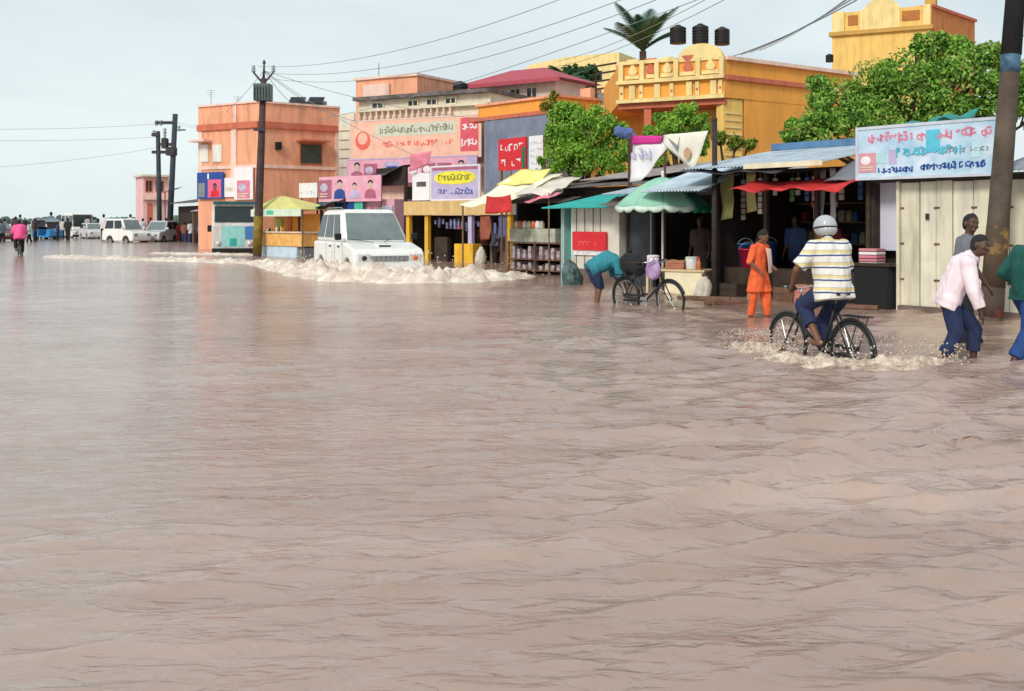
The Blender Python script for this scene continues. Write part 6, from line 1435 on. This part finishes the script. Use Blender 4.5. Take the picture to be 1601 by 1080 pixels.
def mid_pole():
    Y0 = 46; base = Vector((wx(402, Y0), Y0, 0)); top = Vector((wx(413, Y0), Y0, wz(100, Y0))); o = thing('utility_pole', 'tall pole with a transformer box in front of the orange corner house', 'utility pole', (base.x, base.y, 0))
    dx = (top.x - base.x) / top.z; zt_ = top.z
    P = lambda z: (dx * z, 0, z)
    m = MB(); m.tube([P(-.3), P(0), P(zt_ * .5), P(zt_ - .6)], [.2, .19, .16, .12], 14); m.build('shaft', mat('dark_brown_concrete', (.07, .045, .045), .85, .4, 3, .3), o, True)
    m = MB(); m.tube([P(.1), P(1.7)], [.2, .19], 14); m.build('paint_band', mat('olive_yellow_paint', (.22, .14, .02), .8, .5, 4, .2), o, True)
    zb_ = wz(158, Y0); m = MB(); m.box(dx * zb_ - .33, dx * zb_ + .37, -.35, .3, zb_, zb_ + .72); bx_ = m.build('transformer', mat('grey_green_metal', (.10, .13, .13), .6, .3, 5, .1), o, bevel=.04)
    m = MB()
    for k in range(6): m.box(dx * zb_ - .3 + k * .12, dx * zb_ - .27 + k * .12, -.42, -.352, zb_ + .08, zb_ + .6)
    m.build('cooling_fin', mat('grey_green_metal', (.10, .13, .13)), bx_)
    for s in (-1, 1):
        a = Vector(P(zb_ + .72)); m = MB(); m.tube([a, a + Vector((s * .42, 0, .5))], .04, 8); ar = m.build('arm', Mconcl, o)
        m = MB(); b0 = a + Vector((s * .42, 0, .5)); m.lathe([(.06, 0), (.1, .05), (.05, .1), (.1, .16), (.05, .2), (.08, .26), (.03, .3)], b0, n=10); m.build('insulator', mat('grey_porcelain', (.3, .33, .36), .4), ar, True)
    m = MB(); m.tube([P(zt_ - .6), P(zt_ + .1)], [.06, .03], 8); m.lathe([(.03, 0), (.09, .05), (.04, .1), (.05, .16)], P(zt_), n=10); m.build('spike', Mconcl, o, True)
    z = wz(205, Y0); m = MB(); m.box(dx * z - .3, dx * z + .2, -.25, -.15, z, z + .12); m.build('bracket', Mconcl, o)
    return base + Vector(P(zt_)), base + Vector(P(zb_ + 1.3))
T2, T2b = mid_pole()
def far_poles():
    Y0 = 81; o = thing('pole_structure', 'dark double pole carrying switchgear at the far end of the street', 'utility pole', (wx(266, Y0), Y0, 0))
    X = lambda px: wx(px, Y0) - wx(266, Y0); Z = lambda py: wz(py, Y0)
    for px0, px1, pt, r in ((264, 274, 178, .19), (250, 247, 205, .16)):
        m = MB(); m.tube([(X(px0), 0, -.3), (X(px1), 0, Z(pt))], [r * 1.2, r], 12); m.build('pole', mat('slate_pole', (.045, .055, .075), .85, .3, 3, .2), o, True)
    for py, a_, b_ in ((194, 243, 275), (240, 238, 276), (228, 252, 274)): MB().box(X(a_), X(b_), -.15, .1, Z(py), Z(py) + .22).build('crossbeam', Mconcl, o)
    m = MB(); m.box(X(261), X(275), -.35, .35, Z(243), Z(230)); m.build('switch_box', Mconcl, o, bevel=.03)
    m = MB(); m.box(X(254), X(262), -.3, .3, Z(232), Z(216)); m.build('switch_box', Mconcl, o, bevel=.03)
    for px, py in ((245, 194), (252, 194), (258, 207), (258, 216), (241, 210), (280, 203)):
        m = MB(); m.lathe([(.08, 0), (.15, .1), (.07, .2), (.14, .32), (.05, .42)], (X(px), -.05, Z(py) - .1), n=10); m.build('insulator', mat('grey_porcelain', (.3, .33, .36)), o, True)
    m = MB(); m.box(X(272), X(290), -.08, .05, Z(204), Z(202)); m.build('side_arm', Mconcl, o)
    m = MB(); m.box(X(238), X(249), -.2, .2, Z(213), Z(208)); m.build('cap_plate', Mconcl, o)
    return Vector((wx(244, Y0), Y0, Z(214))), Vector((wx(274, Y0), Y0, Z(190)))
T3, T3b = far_poles()
Y0 = 21.9; o = thing('post', 'thin dark post standing at the left corner of the long dark shop', 'post', (wx(1113, Y0), Y0 - .05, 0)); MB().cyl((0, -.25, -.3), (0, -.25, wz(190, Y0)), .065, .05).build('shaft', mat('dark_post', (.035, .03, .032), .8, .4, 4, .2), o, True)
MB().lathe([(.06, 0), (.045, .05)], (0, -.25, wz(190, Y0)), n=12).build('cap', Mdwood, o)
def wire(a, b, sag, r=.011, lb='thin dark power line strung over the street between the poles', g_='power lines over the street'):
    m = MB(); a, b = Vector(a), Vector(b); n = 28; r = r * .75; m.tube([a.lerp(b, i / n) - Vector((0, 0, sag * 4 * (i / n) * (1 - i / n))) for i in range(n + 1)], r, 6)
    o = m.build('power_line', mat('wire_grey', (.24, .25, .26), .6), None, True); tag(o, lb, 'power line', g_)
for k, (dx, dz) in enumerate(((-.8, 0), (.0, -.1), (.6, .05))): wire(T1 + Vector((dx, 0, dz)), T2 + Vector((dx * .3, 0, -.1 - .25 * k)), 1.1 + .2 * k, .012)
wire(T1b + Vector((0, 0, 1.2)), T3b, 1.8, .012)
for px_, Y_, py_ in ((560, 49, 190), (700, 42, 262), (800, 42, 190), (480, 57, 172)): wire(T2b, (wx(px_, Y_), Y_, wz(py_, Y_)), .35, .016, 'drooping service wire from the pole by the corner house to a shop front', 'service wires from the middle pole')
wire(T2b, T3b, 1.2, .014)
LBD = 'thick service cable running from the big pole to the balcony house'
for k in range(4):
    wire(T1b + Vector((0, 0, .75 + .28 * k)), (wx(1145 + 14 * k, 36), 36, wz(88 - 3 * k, 36)), .25 + .05 * k, .020 if k < 2 else .014, LBD, 'service cables to the balcony house')
for k in range(2): wire(T1b + Vector((0, 0, 1.9 + .3 * k)), (wx(870, 52), 52, wz(104 - 8 * k, 52)), .6, .014)
for k in range(3): wire(T1b + Vector((0, 0, -.7 - .3 * k)), (wx(1601, 17) + 2.0, 11, 5.4 - .2 * k), .2, .010, 'short cable leaving the big pole to the right', 'cables right of the big pole')
wire(T3, (-40, 34, 5.6), .8, .014); wire(T3 + Vector((0, 0, -.8)), (-34, 40, 3.2), .7, .012); wire(T3 + Vector((.3, 0, 1.0)), (-40, 34, 6.2), 1.0, .014)

# ------------------------------------------------------------------ trees
def leafmat(name, dk, lt, extra=None):
    m = bpy.data.materials.new(name); m.use_nodes = True; t = m.node_tree; b = t.nodes['Principled BSDF']; b.inputs['Roughness'].default_value = .55
    g_ = t.nodes.new('ShaderNodeNewGeometry'); r = t.nodes.new('ShaderNodeValToRGB'); n = t.nodes.new('ShaderNodeTexNoise'); n.inputs['Scale'].default_value = 1.8
    co = t.nodes.new('ShaderNodeTexCoord'); t.links.new(co.outputs['Object'], n.inputs['Vector'])
    a = t.nodes.new('ShaderNodeMath'); a.operation = 'MULTIPLY_ADD'; a.inputs[1].default_value = .40; t.links.new(g_.outputs['Random Per Island'], a.inputs[0])
    s = t.nodes.new('ShaderNodeMath'); s.operation = 'MULTIPLY'; s.inputs[1].default_value = .95; t.links.new(n.outputs['Fac'], s.inputs[0]); t.links.new(s.outputs[0], a.inputs[2])
    r.color_ramp.elements[0].position = .42; r.color_ramp.elements[0].color = (*dk, 1); r.color_ramp.elements[1].position = .82; r.color_ramp.elements[1].color = (*lt, 1)
    if extra: e = r.color_ramp.elements.new(.95); e.color = (*extra, 1)
    t.links.new(a.outputs[0], r.inputs[0]); t.links.new(r.outputs[0], b.inputs['Base Color'])
    tr = t.nodes.new('ShaderNodeBsdfTranslucent'); ms = t.nodes.new('ShaderNodeMixShader'); ms.inputs[0].default_value = .25
    t.links.new(r.outputs[0], tr.inputs[0]); t.links.new(b.outputs[0], ms.inputs[1]); t.links.new(tr.outputs[0], ms.inputs[2]); t.links.new(ms.outputs[0], t.nodes['Material Output'].inputs[0])
    return m
def crown(parent, lobes, n, size, m, seed):
    rs = np.random.RandomState(seed); vol = np.array([l[1] ** 2 for l in lobes]); vol = vol / vol.sum(); vs = []; fs = []
    # sub-clumps on each lobe
    clumps = []
    for (c, r), v in zip(lobes, vol):
        for _ in range(max(7, int(v * 85))):
            d = rs.normal(size=3); d /= np.linalg.norm(d); d[2] *= .8
            clumps.append((np.array(c) + d * r * rs.uniform(.5, 1.15), r * rs.uniform(.15, .40)))
    CC = np.array([c for c, r in clumps]); RR = np.array([r for c, r in clumps]); q = rs.randint(len(clumps), size=n)
    d = rs.normal(size=(n, 3)); d /= np.linalg.norm(d, axis=1)[:, None]
    p = CC[q] + d * (RR[q] * rs.uniform(.3, 1.35, n))[:, None]
    nl = int(n * .14); li = rs.choice(len(lobes), size=nl, p=vol); LC = np.array([l[0] for l in lobes])[li]; LR = np.array([l[1] for l in lobes])[li]
    p[:nl] = LC + d[:nl] * (LR * rs.uniform(.45, 1.05, nl) ** .7)[:, None] * np.array([1, 1, .85])
    s = (size * rs.uniform(.6, 1.35, n))[:, None]
    nr = d * .6 + rs.normal(size=(n, 3)) * .6 + np.array([0, 0, .5]); nr /= np.linalg.norm(nr, axis=1)[:, None]
    a = np.cross(nr, rs.normal(size=(n, 3))); a /= np.linalg.norm(a, axis=1)[:, None]; b = np.cross(nr, a)
    vs = np.stack([p - a * s * .5, p + b * s * .27 + nr * s * .06, p + a * s * .5 - np.array([0, 0, .25]) * s, p - b * s * .27 + nr * s * .06], 1).reshape(-1, 3)
    fs = [(4 * k, 4 * k + 1, 4 * k + 2, 4 * k + 3) for k in range(n)]
    me = bpy.data.meshes.new('crown'); me.from_pydata([tuple(v) for v in vs], [], fs); me.update(); me.materials.append(m)
    o = bpy.data.objects.new('crown', me); C.objects.link(o); o.parent = parent; return o
BARK = mat('bark', (.10, .065, .04), .9, .3, 6, .5)
def tree(label, px, Y, lobes_px, n, size, m, seed, name='tree'):
    """lobes_px: (px, py, radius px, depth offset) measured at the tree's own distance"""
    o = thing(name, label, 'tree', (wx(px, Y), Y, 0)); bx0 = wx(px, Y)
    lobes = [((wx(a, Y) - bx0, dy, wz(b, Y)), r / FPX * Y) for a, b, r, dy in lobes_px]
    zc_ = min(l[0][2] for l in lobes); t_ = MB(); t_.tube([(0, 0, -.4), (.05, 0, zc_ * .35), (-.03, .05, zc_ * .7)], [.19, .15, .12], 10); 
    tr = t_.build('trunk', BARK, o, True)
    b = MB()
    for c, r in lobes:
        c = Vector(c); s = Vector((-.03, .05, zc_ * .68)); md = s.lerp(c, .5) + Vector((0, 0, -.15)); b.tube([s, md, c], [.09, .055, .02], 7)
        for k in range(3):
            a_ = rnd.uniform(0, 6.28); e_ = c + Vector((math.cos(a_) * r * .7, math.sin(a_) * r * .7, rnd.uniform(-.2, .6) * r)); b.tube([md.lerp(c, .6), e_], [.03, .008], 5)
    b.build('branches', BARK, o, True)
    crown(o, lobes, n, size, m, seed); return o
LG = leafmat('green_leaves', (.04, .13, .014), (.30, .56, .07), (.50, .44, .16)); LB_ = leafmat('bright_green_leaves', (.07, .20, .012), (.34, .60, .07)); LD = leafmat('dark_leaves', (.01, .035, .012), (.04, .12, .03))
tree('broad green tree spreading behind the painted sign on the right', 1420, 26.5, [(1280, 190, 38, 0), (1310, 150, 42, .4), (1350, 185, 45, -.3), (1370, 125, 42, .2), (1420, 165, 55, 0), (1440, 100, 45, .5), (1480, 70, 24, .5), (1490, 130, 55, 0), (1540, 100, 38, .3), (1550, 160, 50, 0), (1600, 130, 50, .4), (1470, 190, 45, -.2), (1270, 215, 30, -.3), (1640, 170, 50, 0), (1400, 150, 40, .3), (1450, 60, 14, .5), (1520, 90, 36, .4), (1560, 80, 26, .5), (1340, 215, 35, -.4), (1240, 205, 20, 0)], 75000, .115, LG, 1)
tree('bright green round tree behind the cream awning', 915, 33.5, [(885, 195, 30, 0), (880, 235, 30, 0), (925, 215, 34, .2), (960, 235, 28, 0), (905, 250, 30, -.2), (945, 255, 26, -.2), (880, 168, 16, .3), (865, 215, 16, 0), (900, 175, 24, .2), (935, 185, 24, .1), (970, 205, 16, 0), (860, 255, 20, 0)], 32000, .105, LB_, 2)
tree('small bright tree in front of the pale bay of the balcony house', 1065, 31.5, [(1045, 190, 20, 0), (1070, 178, 20, .2), (1095, 192, 18, 0), (1055, 215, 24, 0), (1085, 225, 22, 0), (1020, 235, 24, 0), (1030, 210, 18, 0)], 20000, .10, LB_, 3)
tree('small yellow green shrub tree at the foot of the pale bay', 1140, 32, [(1125, 215, 12, 0), (1150, 222, 12, 0), (1172, 225, 10, 0)], 2200, .10, leafmat('yellow_green_leaves', (.08, .16, .01), (.32, .38, .04)), 4)
tree('yellow green treetop before the low orange house', 868, 40, [(862, 165, 14, 0), (872, 178, 14, 0), (866, 148, 8, 0)], 2000, .12, leafmat('olive_leaves', (.10, .13, .01), (.36, .32, .03)), 5)
tree('dark distant treetop left of the palm above the low orange house', 912, 62, [(895, 118, 16, 0), (915, 120, 18, 0), (925, 110, 10, 0)], 2500, .25, LD, 6)

def palm(label, px, py, Y, fr, ln, seed, m, up_=.75):
    o = thing('palm_tree', label, 'palm tree', (wx(px, Y), Y, 0)); zc_ = wz(py, Y)
    t_ = MB(); t_.tube([(0, 0, -.4), (.1, 0, zc_ * .5), (0, 0, zc_)], [.2, .16, .13], 12); t_.build('trunk', BARK, o, True)
    rg_ = random.Random(seed)
    for k in range(fr):
        b = MB(); a = 2 * math.pi * k / fr + rg_.uniform(-.2, .2); el = rg_.uniform(up_ - .35, up_ + .5); pts = []; p = Vector((0, 0, zc_)); n = 14; e = el
        hd = Vector((math.cos(a), math.sin(a), 0))
        L2 = ln * rg_.uniform(.8, 1.15)
        for i in range(n + 1):
            pts.append(p.copy()); p = p + (hd * math.cos(e) + Vector((0, 0, math.sin(e)))) * (L2 / n); e -= .055
        b.tube(pts, [.045 * (1 - i / (n + 3)) for i in range(n + 1)], 5)
        sd_ = Vector((-hd.y, hd.x, 0))
        for i in range(2, n * 2):
            f = i / (n * 2); q = pts[int(f * n)].lerp(pts[min(int(f * n) + 1, n)], f * n % 1); l_ = L2 * .30 * math.sin(math.pi * (f * .85 + .1)) ; d0 = (pts[min(int(f * n) + 1, n)] - pts[int(f * n)]).normalized()
            for s in (-1, 1):
                v = (sd_ * s * .8 + d0 * .8 + Vector((0, 0, -.25))).normalized(); k0 = len(b.v); w_ = d0 * .04
                b.v += [tuple(q - w_), tuple(q + w_), tuple(q + v * l_ * .6 + w_ * .8), tuple(q + v * l_)]; b.f.append((k0, k0 + 1, k0 + 2, k0 + 3))
        b.build('frond', m, o)
    return o
PL = leafmat('palm_leaves', (.008, .045, .025), (.03, .12, .06))
palm('palm with upright fronds behind the balcony house', 1005, 80, 41, 13, 1.95, 4, PL, 1.1)
palm('small far palm rising behind the low orange house', 885, 128, 60, 12, 1.6, 6, PL, .5)

# far tree line / bank on the horizon
far = MB(); rs = random.Random(2)
for i in range(420):
    x = -330 + i * 1.5 + rs.uniform(-1, 1); h = 1.8 + 1.6 * (noise.noise(Vector((x * .05, 0, 0))) + .5); far.ell((x, 560 + rs.uniform(-8, 8), h * .4), (2.2, 2.2, h), nu=7, nv=5)
o = far.build('far_trees', mat('far_foliage', (.10, .15, .12), .9, .3, .3), None, True); tag(o, 'low hazy line of trees along the horizon at the left', 'trees', kind='stuff')

finish_blobs()
